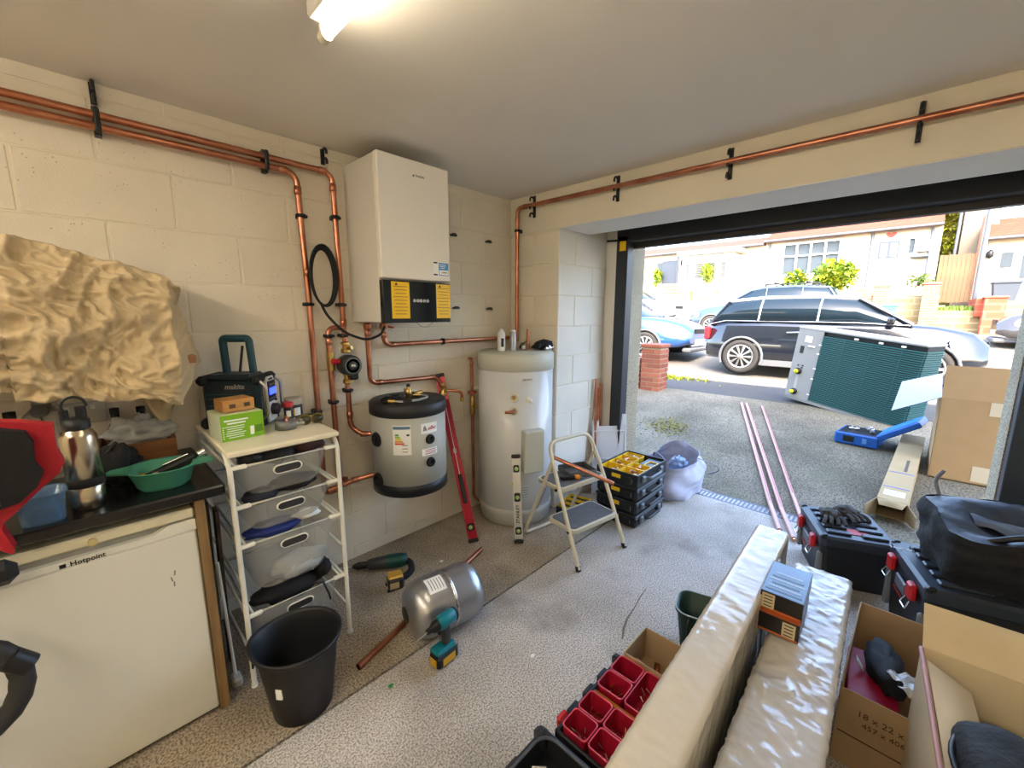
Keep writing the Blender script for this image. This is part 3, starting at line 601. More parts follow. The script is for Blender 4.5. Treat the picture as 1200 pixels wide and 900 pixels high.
# ---------------------------------------------------------------- pipework
PV = -.05; PR = .0145
def clip(parent, x, z, vert=True, plane='y', r=.022):
    q = MB()
    if plane == 'y':
        ax = (0, 0, 1) if vert else (1, 0, 0)
        q.lathe([(PR, -.009), (r, -.009), (r, .009), (PR, .009)], 14, dirm((x, PV, z), ax)); q.box((x, -.018, z), (.024, .036, .018))
        if vert: q.box((x, PV-.002, z), (.058, .014, .014), ch=.003)
    else:
        ax = (0, 0, 1) if vert else (0, 1, 0)
        q.lathe([(PR, -.009), (r, -.009), (r, .009), (PR, .009)], 14, dirm((PV, x, z), ax)); q.box((-.018, x, z), (.036, .018, .024))
    return q.build('pipe_clip', M_black, parent)
def pipe(label, pts, r=PR, fr=.06, name='copper_pipe', couplings=()):
    o = thing(name, label, 'pipe', pts[0]); inv = T(*[-c for c in pts[0]])
    MB().tube(fillet(pts, fr, 7), r, 14, M=inv).build('tube', M_copper, o)
    for a, d in couplings: MB().lathe([(r, -.02), (r+.0028, -.018), (r+.0028, .018), (r, .02)], 14, inv @ dirm(a, d)).build('coupling', M_copper, o)
    o['_'] = 0; del o['_']
    return o
def rel(o):
    inv = o.matrix_basis.inverted()
    for c in o.children:
        if c.get('abs'): c.matrix_local = inv; del c['abs']
def A(o): o['abs'] = 1; return o
xa, xb = -1.412, -1.583
PA = pipe('upper copper pipe along the ceiling turning down beside the white boiler unit to the pump', [(-3.9, PV, 2.25), (xa, PV, 2.243), (xa+.012, PV, 1.30)], couplings=[((xa-.05, PV, 2.243), (1, 0, 0)), ((xa, PV, 2.17), (0, 0, 1)), ((xa+.01, PV, 1.46), (0, 0, 1))])
for z in (2.02, 1.56, 1.39): A(clip(PA, xa+.004, z))
rel(PA)
PB = pipe('lower copper pipe along the ceiling dropping down behind the drawer unit', [(-3.9, PV, 2.206), (xb-.01, PV, 2.203), (xb+.005, PV, 1.6), (xb+.01, PV, .50), (-1.50, PV, .50)], couplings=[((xb-.07, PV, 2.203), (1, 0, 0)), ((xb-.008, PV, 2.12), (0, 0, 1)), ((xb+.005, PV, 1.72), (0, 0, 1))])
for z in (2.0, 1.56, .98): A(clip(PB, xb, z))
rel(PB)
for x, lab in ((-2.295, 'left'), (-1.725, 'right')):
    q = MB()
    for z in (2.25, 2.205): q.lathe([(PR, -.009), (.022, -.009), (.022, .009), (PR, .009)], 14, dirm((x, PV, z), (1, 0, 0)))
    q.box((x, -.02, 2.228), (.02, .04, .10)); q.box((x, -.068, 2.228), (.016, .012, .085), ch=.004)
    solo(q, 'double_pipe_clip', M_black, 'black double clip holding both ceiling pipes, %s of the two' % lab, 'clip')
BR = pipe('short copper bypass pipe with red tap handle left of the pump', [(xa+.01, PV, 1.435), (-1.492, PV, 1.435), (-1.484, PV, .56), (-1.44, PV, .55)], couplings=[((-1.49, PV, 1.36), (0, 0, 1))], fr=.05)
A(MB().cyl((-1.487, PV, 1.30), (-1.487, PV, 1.20), .021, 12).build('valve_body', M_brass, BR)); A(MB().box((-1.472, PV-.03, 1.25), (.055, .02, .03), ch=.008).build('tap_handle', M_red, BR))
for z in (1.39, 1.02): A(clip(BR, -1.487, z))
rel(BR)
PM = thing('circulation_pump', 'round dark grey circulation pump with brass unions on the copper pipe', 'pump', (xa+.012, PV, 1.09))
MB().lathe([(.052, -.03), (.058, -.02), (.058, .05), (.050, .062), (.0, .064)], 28, T(0, -.02, .135) @ RX(90)).build('motor', mat('pump_grey', (46, 50, 50), .5), PM)
MB().lathe([(.046, 0), (.046, .003), (.04, .003), (.04, 0)], 28, T(0, -.083, .135) @ RX(90)).build('face_ring', mat('pump_ring', (120, 124, 118), .4), PM); MB().lathe([(0, .008), (.012, .008), (.014, 0)], 12, T(0, -.084, .135) @ RX(90)).build('centre_screw', M_steel, PM)
MB().box((.02, -.03, .07), (.05, .05, .04), ch=.008).build('connector', M_black, PM)
for z0 in (.03, .205): MB().lathe([(.018, 0), (.026, .006), (.026, .022), (.018, .03), (.018, .045), (.024, .05), (.024, .062), (.016, .068)], 8, T(0, 0, z0-.005), smooth=False).build('union', M_brass, PM); MB().cyl((0, 0, z0+.02), (.018, -.04, z0+.03), .011, 10).build('isolator_screw', M_brass, PM)
PD = pipe('copper pipe from the pump curving to the upper buffer tank port', [(xa+.012, PV, 1.145), (xa+.012, PV, .865), (-1.36, -.09, .815), (-1.27, -.16, .815)], fr=.05, couplings=[((xa+.012, PV, .93), (0, 0, 1)), ((-1.345, -.10, .815), (.8, -.6, 0))])
A(clip(PD, xa+.012, 1.075)); rel(PD)
PL_ = pipe('copper pipe joining the bypass to the lower buffer tank port', [(-1.56, -.07, .52), (-1.42, -.11, .555), (-1.27, -.17, .575)], fr=.03, couplings=[((-1.42, -.11, .555), (.9, -.35, .1)), ((-1.48, -.09, .54), (.9, -.35, .1))])
P1 = pipe('copper pipe from the boiler unit down and across to the filling valve', [(-1.262, PV, 1.46), (-1.262, PV, 1.10), (-.78, PV, 1.088), (-.755, PV-.03, 1.02)], fr=.05, couplings=[((-1.20, PV, 1.10), (1, 0, 0)), ((-.81, PV, 1.089), (1, 0, 0)), ((-1.262, PV, 1.40), (0, 0, 1))])
P2 = pipe('horizontal copper pipe from the boiler unit towards the corner above the cylinder', [(-1.158, PV, 1.46), (-1.158, PV, 1.325), (-.06, PV, 1.327)], fr=.05, couplings=[((-1.10, PV, 1.325), (1, 0, 0)), ((-.68, PV, 1.326), (1, 0, 0)), ((-1.158, PV, 1.385), (0, 0, 1))])
A(clip(P2, -.72, 1.326, False)); rel(P2)
PC = pipe('long copper pipe along the lintel turning down the corner to the cylinder', [(PV, -3.29, 2.262), (PV, -.115, 2.292), (PV, -.115, 1.30)], fr=.05, couplings=[((PV, -.19, 2.291), (0, 1, 0)), ((PV, -.115, 2.21), (0, 0, 1))])
A(clip(PC, -.115, 2.13, True, 'x')); rel(PC)
def hook_clip(label, x, y, z, plane):
    """triple black pipe clip rail with three open hooks"""
    o = thing('pipe_clip_rail', label, 'clip', (x, y, z)); Mx = (RZ(-90) if plane == 'x' else Matrix.Identity(4))
    MB().box((0, -.006, 0), (.018, .012, .15 if plane == 'x' else .075), Mx).build('backplate', M_black, o)
    for dz in ((-.055, 0, .055) if plane == 'x' else (-.02, .028)): MB().tube([(Mx @ Vector((0, -.01-.026*(1-math.cos(t))*.9, dz-.014+.022*math.sin(t)))) for t in [pi*k/7*1.15 for k in range(8)]], .0065, 6).build('hook', M_black, o)
    return o
for y, z, lab in ((-.246, 2.287, 'nearest the corner'), (-.932, 2.281, 'second from the corner'), (-1.58, 2.277, 'third from the corner'), (-2.281, 2.272, 'nearest the right edge of the photo')):
    hook_clip('black clip rail holding the lintel pipe, '+lab, 0, y, z, 'x')
hook_clip('empty black clip by the ceiling above the two pipes', -2.293, 0, 2.332, 'y'); hook_clip('empty black clip by the ceiling left of the boiler unit', -1.436, 0, 2.325, 'y')
for x, z, lab in ((-.58, 2.042, 'upper left'), (-.253, 2.036, 'upper right'), (-.57, 1.552, 'lower left'), (-.249, 1.549, 'lower right')):
    solo(MB().box((0, -.014, 0), (.05, .028, .012), ch=.003).box((.0, -.02, .006), (.025, .02, .012)), 'wall_plug', M_black, 'small black bracket stub on bare wall, %s of four' % lab, 'bracket', (x, 0, z))
CB = thing('coiled_cable', 'black cable coiled in an oval loop and hung between the two copper pipes', 'cable', (-1.505, -.07, 1.70))
q = MB()
for k in range(3): q.tube([((.058+.006*k)*math.cos(t), -.008*k, (.145+.006*k)*math.sin(t)+.004*k) for t in [2*pi*i/28 for i in range(28)]], .0065, 7, closed=True)
q.build('coil', M_rubber, CB)
MB().tube(fillet([(-.03, -.02, -.13), (-.01, -.03, -.19), (.06, -.07, -.29), (.17, -.12, -.335), (.235, -.16, -.30), (.25, -.17, -.255)], .06), .0075, 8).build('lead', M_rubber, CB)
# ---------------------------------------------------------------- boiler unit (indoor hydro unit)
HU = thing('boiler_unit', 'tall white wall-mounted boiler unit with black control panel and yellow stickers', 'boiler', (-1.11, 0, 1.465))
M_hu = mat('unit_white', (226, 221, 210), .4); M_hus = mat('unit_side', (206, 201, 190), .45)
MB().box((0, -.165, .42), (.436, .33, .836), ch=.004).build('casing', M_hus, HU)
MB().box((0, -.350, .535), (.44, .036, .61), ch=.005).build('front_cover', M_hu, HU)
MB().box((0, -.350, .11), (.436, .034, .222), ch=.004).build('control_panel', mat('panel_black', (14, 14, 16), .12), HU)
for x in (-.115, .165): 
    s_ = MB().box((x, -.368, .118), (.108 if x < 0 else .098, .002, .192)).build('warning_sticker', M_yel, HU)
    for k in range(9): MB().box((x, -.3695, .19-.018*k), (.085-.01*(k % 3), .001, .004)).build('print_line', mat('sticker_print', (160, 120, 10), .5), s_)
    MB().prism([(-.009, 0), (.009, 0), (0, .015)], .001, T(x-.025, -.3695, .196) @ FY).build('warning_triangle', M_ink, s_)
for k, x in enumerate((-.03, -.008, .012, .034, .056)): MB().lathe([(.009, 0), (.009, .002), (.006, .002), (.006, 0)], 12, T(x, -.3675, .118) @ FY).build('button_icon', M_inkw, HU)
lettering('DAIKIN', .016, M_ink, HU, T(.03, -.3688, .765) @ FY, spacing=1.05); MB().prism([(0, 0), (.012, 0), (.012, .012)], .0008, T(-.018, -.3685, .759) @ FY).build('logo_mark', M_ink, HU)
l_ = MB().box((.115, -.3687, .30), (.036, .0014, .088)).build('white_label', M_paper, HU); MB().box((.115, -.3697, .332), (.026, .001, .008)).build('print_line', M_ink, l_); MB().box((.115, -.3697, .266), (.026, .001, .008)).build('print_line', M_ink, l_)
l_ = MB().box((.172, -.3687, .298), (.066, .0014, .07)).build('blue_label', mat('label_blue', (70, 140, 196), .5), HU); MB().box((.172, -.3697, .280), (.062, .001, .026)).build('white_half', M_paper, l_); lettering('DAIKIN', .011, M_ink, l_, T(.175, -.3705, .28) @ FY)
for k in range(3): MB().box((.165, -.3697, .322-.009*k), (.045-.008*k, .001, .003)).build('print_line', M_inkw, l_)
for x in (-.152, -.048): MB().lathe([(.02, 0), (.024, .012), (.024, .03), (.018, .04)], 8, T(x, PV-.0, -.045), smooth=False).build('connector', M_copper, HU)
MB().tube([(-.04, -.09, -.03), (-.01, -.10, -.035)], .006, 6).build('lever', M_red, HU); MB().tube(fillet([(.02, -.3, 0), (.06, -.3, -.03), (.10, -.3, -.028), (.14, -.3, 0)], .02), .003, 6).build('drain_wire', M_steel, HU)
# ---------------------------------------------------------------- buffer tank
BT = thing('buffer_tank', 'small grey wall-hung buffer tank with black lid, base ring and energy label', 'tank', (-1.13, -.245, .48)); R_ = .22
M_grey = mat('tank_grey', (176, 176, 166), .5)
MB().lathe([(R_-.01, .065), (R_-.004, .065), (R_-.004, .47), (R_-.01, .47)], 56).build('body', M_grey, BT); MB().lathe([(R_-.02, 0), (R_, .01), (R_, .07), (R_-.006, .074)], 56).build('base_ring', M_black, BT)
MB().lathe([(R_-.005, .465), (R_+.003, .47), (R_+.003, .53), (R_-.01, .54), (0, .542)], 56).build('lid', mat('lid_black', (34, 34, 36), .5), BT); MB().box((.0, .18, .27), (.2, .1, .3)).build('wall_bracket', M_steel, BT)
def on_cyl(cr, ang, z, w, h, th, name, m_, parent, lab=None, seg=8, dr=0):
    """a thin curved label on a vertical cylinder; ang in degrees, width w along the arc"""
    q = MB(); hw = w/cr/2; r0, r1 = cr+dr, cr+dr+th; a0 = math.radians(ang)
    secs = []
    for k in range(seg+1):
        a = a0-hw+2*hw*k/seg; c, s_ = math.cos(a), math.sin(a)
        secs.append([(r0*c, r0*s_, z-h/2), (r1*c, r1*s_, z-h/2), (r1*c, r1*s_, z+h/2), (r0*c, r0*s_, z+h/2)])
    q.loft(secs, smooth=False); o = q.build(name, m_, parent)
    if lab: o['label'] = lab
    return o
def cyl_M(cr, ang, z, dr=.0025):
    a = math.radians(ang); return T((cr+dr)*math.cos(a), (cr+dr)*math.sin(a), z) @ RZ(ang+90) @ FY
rc = R_-.004; va = math.degrees(math.atan2(-2.36+.245, -2.44+1.13))      # bearing to the room centre
EL = on_cyl(rc, va-11, .345, .10, .17, .0012, 'energy_label', M_paper, BT, 'white energy rating label with coloured bars')
on_cyl(rc, va-11, .415, .092, .016, .001, 'blue_strip', mat('eu_blue', (90, 120, 150), .5), EL, dr=.0012)
for k, c in enumerate(((70, 150, 80), (150, 190, 70), (226, 200, 60), (226, 150, 60), (206, 80, 50))): on_cyl(rc, va-18+k*.9, .375-.0125*k, .02+.008*k, .010, .001, 'rating_bar', mat('rating_%d' % k, c, .5), EL, seg=3, dr=.0012)
on_cyl(rc, va-2, .374, .016, .010, .001, 'rating_arrow', M_ink, EL, seg=2, dr=.0012)
for k in range(3): on_cyl(rc, va-7, .315-.018*k, .03, .004, .001, 'print_line', mat('print_grey', (120, 120, 120), .5), EL, seg=2, dr=.0012)
L2 = on_cyl(rc, va+31, .40, .105, .058, .0012, 'maker_label', M_paper, BT, 'white label with red lettering'); lettering('&', .04, M_ink, L2, cyl_M(rc, va+23, .40)); lettering('elbc', .032, mat('label_red', (190, 40, 60), .5), L2, cyl_M(rc, va+34, .40), shear=.3)
L3 = on_cyl(rc, va+31, .262, .10, .04, .0012, 'spec_label', M_paper, BT, 'small white specification label')
for k in range(3): on_cyl(rc, va+32, .274-.011*k, .07, .004, .001, 'print_line', mat('label_red2', (170, 70, 70), .5), L3, seg=2, dr=.0012)
for ang, z, r0 in ((va+31, .335, .027), (va+31, .20, .027), (va-55, .335, .04), (va-55, .095, .04)):
    a = math.radians(ang); o = MB().lathe([(r0*1.05, 0), (r0*1.05, .006), (r0*.9, .014), (r0*.55, .016), (r0*.5, .004), (0, .004)], 24, dirm((rc*math.cos(a), rc*math.sin(a), z), (math.cos(a), math.sin(a), 0))).build('port', M_rubber, BT, 'round black rubber port')
FT = thing('loose_fittings', 'loop of grey hose on the buffer tank lid', 'hose', (-1.16, -.31, 1.022))
MB().tube([(.11*math.cos(t), .075*math.sin(t), .01) for t in [2*pi*k/24 for k in range(17, 40)]], .007, 8).build('hose', mat('hose_grey', (150, 150, 146), .5), FT); 
for t in (0.5, 3.4): MB().cyl((.11*math.cos(t), .075*math.sin(t), .01), (.11*math.cos(t)-.03, .075*math.sin(t)+.02, .012), .011, 8).build('end_fitting', M_brass, FT)
o = thing('air_vent_valve', 'upright brass air vent with black cap on the buffer tank lid', 'valve', (-1.14, -.27, 1.022)); MB().lathe([(.014, 0), (.014, .01), (.019, .012), (.019, .055), (.012, .06), (.012, .07)], 12).build('body', M_brass, o); MB().lathe([(.011, .07), (.011, .085), (0, .086)], 10).build('cap', M_black, o)
o = thing('brass_fitting', 'brass elbow fitting lying right of the air vent on the buffer lid', 'fitting', (-1.06, -.25, 1.024)); MB().cyl((-.03, 0, .014), (.03, .02, .014), .013, 10).build('body', M_brass, o); MB().cyl((.03, .02, .014), (.035, .022, .014), .016, 6).build('nut', M_brass, o)
o = thing('wire_bundle', 'black tangled sensor wire at the left of the buffer lid', 'wire', (-1.26, -.28, 1.022))
q = MB()
for k in range(5): q.tube([(.04*math.cos(t+k)+.01*k-.02, .03*math.sin(t), .008+.006*k+.004*math.sin(3*t)) for t in [2*pi*i/12 for i in range(12)]], .004, 6, closed=True)
q.build('loops', M_rubber, o); MB().tube([(.05, 0, .01), (.10, .02, .03), (.105, .03, .06)], .003, 6).build('wire_end', M_rubber, o)
# filling valve + hose bib
FV = thing('filling_valve', 'brass filling valve with copper bib tap right of the buffer tank', 'valve', (-.75, PV-.03, 1.0))
MB().lathe([(.016, -.05), (.022, -.045), (.022, -.02), (.017, -.015), (.017, .02), (.022, .025), (.022, .04), (.015, .045)], 10).build('body', M_brass, FV); MB().tube(fillet([(0, 0, -.005), (.06, -.05, -.01), (.10, -.08, -.02), (.10, -.08, -.075)], .03), .011, 8).build('spout', M_copper, FV); MB().cyl((.10, -.08, -.06), (.10, -.08, -.085), .014, 10).build('nozzle', M_brass, FV); MB().cyl((0, 0, -.05), (0, 0, -.15), .012, 10).build('tail', M_copper, FV); MB().box((0, -.03, .0), (.02, .03, .03), ch=.006).build('screw', M_brass, FV)
PT = pipe('thin vertical copper pipe with valve left of the hot water cylinder', [(-.49, PV, 1.19), (-.465, PV, 1.19), (-.46, PV, .12), (-.46, PV-.05, .10), (-.44, -.16, .10)], r=.0115, fr=.02, couplings=[((-.465, PV, 1.15), (0, 0, 1))])
for nm, mm, mb in (('valve_body', M_brass, MB().lathe([(.012, -.07), (.02, -.06), (.02, .06), (.012, .07)], 10, T(-.463, PV, .84)).cyl((-.463, PV, .84), (-.463, PV-.045, .84), .014, 10)), ('tap_handle', mat('oxide_red', (150, 70, 56), .5), MB().lathe([(.034, 0), (.036, .008), (.03, .016)], 14, T(-.463, PV, .93))), ('tap_tail', M_brass, MB().cyl((-.44, -.10, .10), (-.43, -.17, .10), .016, 10))):
    A(mb.build(nm, mm, PT))
rel(PT)
# ---------------------------------------------------------------- hot water cylinder
HW = thing('hot_water_cylinder', 'tall white hot water cylinder with pale grey cap standing in the corner', 'cylinder', (-.245, -.288, 0)); R2 = .272; hv = math.degrees(math.atan2(-2.36+.288, -2.44+.245))
M_cyl = mat('cyl_white', (206, 208, 208), .3, coat=.3); M_cylg = mat('cyl_cap', (186, 186, 172), .5)
MB().lathe([(R2-.01, .13), (R2, .135), (R2, 1.13), (R2-.006, 1.13)], 64).build('body', M_cyl, HW); MB().lathe([(R2-.03, 0), (R2-.01, .02), (R2+.004, .10), (R2+.004, .135), (R2-.01, .14)], 64).build('base', mat('cyl_base', (176, 174, 166), .5), HW)
MB().lathe([(R2-.002, 1.125), (R2+.006, 1.13), (R2+.006, 1.235), (R2-.012, 1.252), (0, 1.254)], 64).build('cap', M_cylg, HW)
o = on_cyl(R2, hv+17, 1.075, .085, .026, .001, 'maker_label', M_paper, HW); lettering('DAIKIN', .017, M_ink, o, cyl_M(R2, hv+18, 1.075)); MB().prism([(0, 0), (.012, 0), (.012, .012)], .0008, cyl_M(R2, hv+10.5, 1.069)).build('logo_mark', M_ink, o)
for ang, z, r0, cop in ((hv-2, .955, .032, 0), (hv-2, .865, .03, 1), (hv+19, .935, .02, 0), (hv-3, .345, .024, 0)):
    a = math.radians(ang); d = (math.cos(a), math.sin(a), 0); p_ = (R2*d[0], R2*d[1], z)
    pt = MB().lathe([(r0*1.05, 0), (r0, .012), (r0*.5, .014), (r0*.5, .004), (0, .004)], 20, dirm(p_, d)).build('port', mat('port_cream', (214, 210, 190), .5), HW, 'round cream port')
    if cop: MB().tube(fillet([p_, (p_[0]+.05*d[0], p_[1]+.05*d[1], z), (p_[0]+.05*d[0]-.045, p_[1]+.05*d[1]+.04, z)], .02), .011, 10).build('elbow', M_copper, pt)
    else: MB().lathe([(r0*.4, 0), (r0*.4, .02), (0, .02)], 6, dirm(p_, d), smooth=False).build('plug', M_brass if z < .96 else M_cylg, pt)
MB().lathe([(.012, 0), (.012, .05), (0, .05)], 12, dirm((R2*math.cos(math.radians(hv+19)), R2*math.sin(math.radians(hv+19)), .935), (math.cos(math.radians(hv+19)), math.sin(math.radians(hv+19)), 0))).build('sensor_stub', M_white, HW)
a = math.radians(hv+24); Mx = T((R2+.012)*math.cos(a), (R2+.012)*math.sin(a), .58) @ RZ(hv+24+90)
MB().box((.0, -.012, 0), (.15, .07, .30), Mx, ch=.008).build('terminal_box', M_cylg, HW, 'cream terminal cover box')
o = on_cyl(R2, hv+14, .27, .07, .10, .001, 'data_label', mat('label_pale', (196, 204, 208), .5), HW)
for k in range(5): on_cyl(R2, hv+14, .305-.017*k, .055, .004, .001, 'print_line', MATS['print_grey'], o, seg=2, dr=.001)
zt = 1.255
o = thing('sealant_tube', 'white sealant canister standing on the cylinder cap', 'canister', (-.385, -.28, zt)); MB().lathe([(.028, 0), (.028, .12), (.02, .135), (.012, .14), (.012, .155), (0, .155)], 20).build('body', mat('canister', (214, 212, 206), .35), o); on_cyl(.028, hv+20, .06, .02, .06, .0008, 'dark_stripe', M_ink, o)
o = thing('tape_roll', 'grey aluminium can lying beside the white canister on the cylinder', 'can', (-.32, -.33, zt)); MB().lathe([(.022, 0), (.022, .13), (.018, .135), (0, .135)], 16).build('body', mat('can_grey', (150, 150, 150), .35, .6), o); MB().lathe([(.02, .135), (.02, .145), (0, .146)], 12).build('cap', M_white, o)
o = thing('pipe_cutter', 'black handled pipe cutter on the cylinder cap under the copper pipe', 'tool', (-.20, -.30, zt)); MB().cyl((-.02, -.02, .02), (.06, .04, .03), .016, 10).build('handle', M_black, o); MB().box((-.04, -.03, .02), (.05, .035, .035), RZ(30), ch=.006).build('jaw', M_steel, o); MB().tube([(.06, .04, .03), (.13, .06, .055)], .004, 6).build('rod', M_black, o)
o = thing('glove', 'black work glove bundled on the right of the cylinder cap', 'glove', (-.06, -.40, zt)); q = MB()
def lump(q, c, rx, ry, rz, seed, amp=.25, nu=16, nv=10):
    def f(u, v):
        a, b = 2*pi*u, pi*(v-.5); d = Vector((math.cos(a)*math.cos(b), math.sin(a)*math.cos(b), math.sin(b))); k = 1+amp*noise.noise(d*2.3+Vector((seed, seed*.7, 0)))
        return (c[0]+d.x*rx*k, c[1]+d.y*ry*k, max(c[2]+d.z*rz*k, 0.0))
    return q.grid(f, nu, nv)
lump(q, (0, 0, .03), .085, .05, .04, 3, .4); q.build('palm', mat('glove_black', (24, 24, 26), .85, bump=.4, bs=60), o)
for k in range(3): MB().tube(fillet([(-.05, -.02+.02*k, .03), (-.10, -.04+.02*k, .035), (-.125, -.05+.03*k, .015)], .02), .011, 8).build('finger', MATS['glove_black'], o)
o = thing('valve_fitting', 'small chrome valve fitting beside the black glove on the cylinder', 'fitting', (-.10, -.47, zt)); MB().cyl((-.03, 0, .014), (.03, 0, .014), .013, 8).build('body', M_chrome, o); MB().cyl((0, 0, .014), (.0, -.02, .03), .008, 8).build('stem', M_chrome, o)
o = thing('chrome_socket', 'bright chrome fitting at the right edge of the cylinder cap', 'fitting', (.0, -.44, zt)); MB().lathe([(.016, 0), (.018, .01), (.014, .03), (0, .032)], 12).build('body', M_chrome, o); MB().lathe([(.008, .032), (.008, .04), (0, .04)], 6).build('tip', M_chrome, o)
solo(MB().tube([(0, 0, 0), (0, 0, .15)], .011, 12).lathe([(.014, .0), (.014, .03), (.011, .032)], 12), 'copper_stub', M_copper, 'short upright copper pipe stub on top of the cylinder', 'pipe', (-.17, -.34, zt-.002))
# ---------------------------------------------------------------- fridge and worktop
M_fr = mat('fridge_white', (214, 212, 200), .3, var=.03, vs=2); M_frt = mat('fridge_trim', (206, 198, 168), .4)
FG = thing('fridge', 'white undercounter fridge with recessed handle below the black worktop', 'fridge', (-2.505, -.3, 0))
MB().box((0, .015, .425), (.545, .55, .82), ch=.004).build('cabinet', M_fr, FG)
MB().box((0, -.28, .385), (.55, .04, .735), ch=.006).build('door', M_fr, FG)
hd = MB()
hp = [(-.275, .755), (.275, .755), (.275, .795), (.2, .795), (.16, .776), (-.16, .776), (-.2, .795), (-.275, .795)]
hd.prism(hp, .045, T(0, -.255, 0) @ FY); hd.build('door_top_trim', M_fr, FG, 'white door rim with a scooped handle recess')
MB().box((0, -.268, .79), (.548, .02, .035)).build('handle_recess', mat('recess_grey', (150, 148, 138), .5), FG)
MB().box((0, -.272, .818), (.55, .056, .035), ch=.006).build('top_fascia', M_frt, FG, 'cream control fascia')
MB().cyl((.02, -.30, .815), (.02, -.312, .815), .011, 14).build('fascia_knob', mat('knob_cream', (190, 170, 120), .4), FG)
lettering('Hotpoint', .021, M_ink, FG, T(.004, -.3013, .7625) @ FY, bold=.0004); MB().box((-.05, -.301, .7625), (.014, .001, .012)).build('logo_mark', M_ink, FG)
MB().box((0, -.24, .012), (.52, .06, .024)).build('plinth', M_black, FG)
for x, z, a in ((.20, .62, 8), (.19, .60, -10), (.195, .58, 4)): MB().box((x, -.3005, z), (.004, .0006, .018), T(x, 0, z) @ RY(a) @ T(-x, 0, -z)).build('scuff', mat('scuff_grey', (120, 116, 104), .7), FG)
WP = thing('worktop', 'black laminate worktop with metal edge strip above the fridge', 'worktop', (-2.6, -.31, .862))
MB().box((0, 0, .019), (.93, .618, .038), ch=.006).build('slab', mat('worktop_black', (26, 26, 27), .25, var=.3, vs=40), WP); MB().box((.466, -.02, .02), (.003, .58, .03)).build('edge_strip', M_steel, WP)
solo(MB().box((0, 0, .43), (.03, .06, .86), ch=.002), 'timber_post', wood_mat('post_wood', (150, 122, 78), (120, 92, 56), (30, 30, 3)), 'raw timber post supporting the worktop right of the fridge', 'post', (-2.213, -.575, 0))
solo(MB().box((0, 0, .42), (.02, .5, .84)), 'side_panel', wood_mat('panel_dark', (92, 74, 54), (64, 50, 36), (4, 4, 20)), 'dark brown board panel between the fridge and the drawer unit', 'panel', (-2.195, -.28, 0))
o = thing('long_handled_brush', 'thin white handled brush leaning in the gap beside the drawer unit', 'brush', (-2.155, -.50, 0)); MB().tube([(.0, 0, .04), (-.005, .06, .52)], .007, 6).build('handle', M_white, o); MB().box((0, -.01, .02), (.035, .06, .04), ch=.008).build('head', mat('brush_grey', (180, 178, 170), .6), o)
for k in range(3): solo(MB().box((0, 0, .37), (.012, .05, .74), T(0, 0, 0) @ RX(6)), 'timber_batten', MATS['panel_dark'], ['dark wooden batten nearest the wall in the gap beside the drawer unit', 'dark wooden batten in the middle of the gap beside the drawer unit', 'dark wooden batten nearest the front in the gap beside the drawer unit'][k], 'batten', (-2.165+.012*k, -.10-.12*k, 0))
zc = .901
# steel flask
o = thing('steel_flask', 'brushed steel insulated flask with black band and black lid on the worktop', 'flask', (-2.478, -.515, zc))
M_bst = mat('brushed_steel', (190, 180, 160), .25, 1); rf = .043
MB().lathe([(rf-.003, 0), (rf, .004), (rf, .072), (rf-.002, .074)], 36).build('base', M_bst, o); MB().lathe([(rf-.002, .072), (rf+.0015, .074), (rf+.0015, .098), (rf-.002, .10)], 36).build('band', M_rubber, o)
MB().lathe([(rf-.002, .10), (rf, .102), (rf, .232), (rf-.008, .25), (rf-.016, .256), (rf-.016, .262)], 36).build('body', M_bst, o)
ld = MB().lathe([(rf-.010, .258), (rf-.010, .285), (rf-.02, .292), (0, .292)], 28).build('lid', M_black, o); MB().cyl((-.022, 0, .285), (-.022, 0, .318), .011, 12).build('spout', M_black, ld); MB().cyl((.015, .005, .285), (.015, .005, .325), .013, 12).build('button', M_black, ld)
MB().tube([(-.022, 0, .315)]+[(.002+.028*math.cos(t), 0, .325+.032*math.sin(t)) for t in [pi*(1-k/10) for k in range(11)]], .004, 6).build('loop_handle', M_black, ld)
# teal tray with tools
TR = thing('teal_tray', 'teal plastic oval tray with lug handles on the worktop', 'tray', (-2.285, -.47, zc), -14); M_teal = mat('teal_plastic', (66, 138, 112), .5)
def ov(w, h, z): return ring3(rrect(w, h, min(w, h)*.42, 6), z)
q = MB(); q.loft([ov(.13, .12, .0), ov(.15, .14, .012), ov(.185, .175, .068), ov(.20, .19, .072), ov(.20, .19, .076), ov(.178, .168, .072), ov(.145, .135, .016), ov(.12, .11, .008)]); q.build('bowl', M_teal, TR)
for e in (-1, 1): MB().prism([(e*.085, -.05), (e*.145, -.022), (e*.15, 0), (e*.145, .022), (e*.085, .05)][::e], .006, T(0, 0, .069)).build('lug', M_teal, TR)
o = thing('pipe_wrench', 'dark adjustable tool with chrome end resting in the teal tray', 'tool', (-2.26, -.47, zc+.05), 12, ry=-14); MB().box((0, 0, .01), (.16, .035, .028), ch=.008).build('handle', mat('tool_black', (30, 28, 26), .5), o); MB().cyl((.085, 0, .01), (.11, 0, .012), .02, 12).build('head', M_chrome, o); MB().tube([(-.02, 0, .03), (.06, 0, .03)], .004, 6).build('rod', M_chrome, o)
for nm, lab, loc in (('brass_tool', 'brass knobbed tool at the left end inside the teal tray', (-2.345, -.475, zc+.03)), ('chrome_clip', 'small chrome clip lying inside the teal tray', (-2.31, -.49, zc+.03))):
    o = thing(nm, lab, 'tool', loc); MB().lathe([(.012, 0), (.016, .008), (.016, .02), (.009, .03), (0, .031)], 12).build('body', M_brass if 'brass' in nm else M_chrome, o); MB().tube([(0, 0, .015), (.03, .02, .02)], .004, 6).build('stem', M_steel, o)
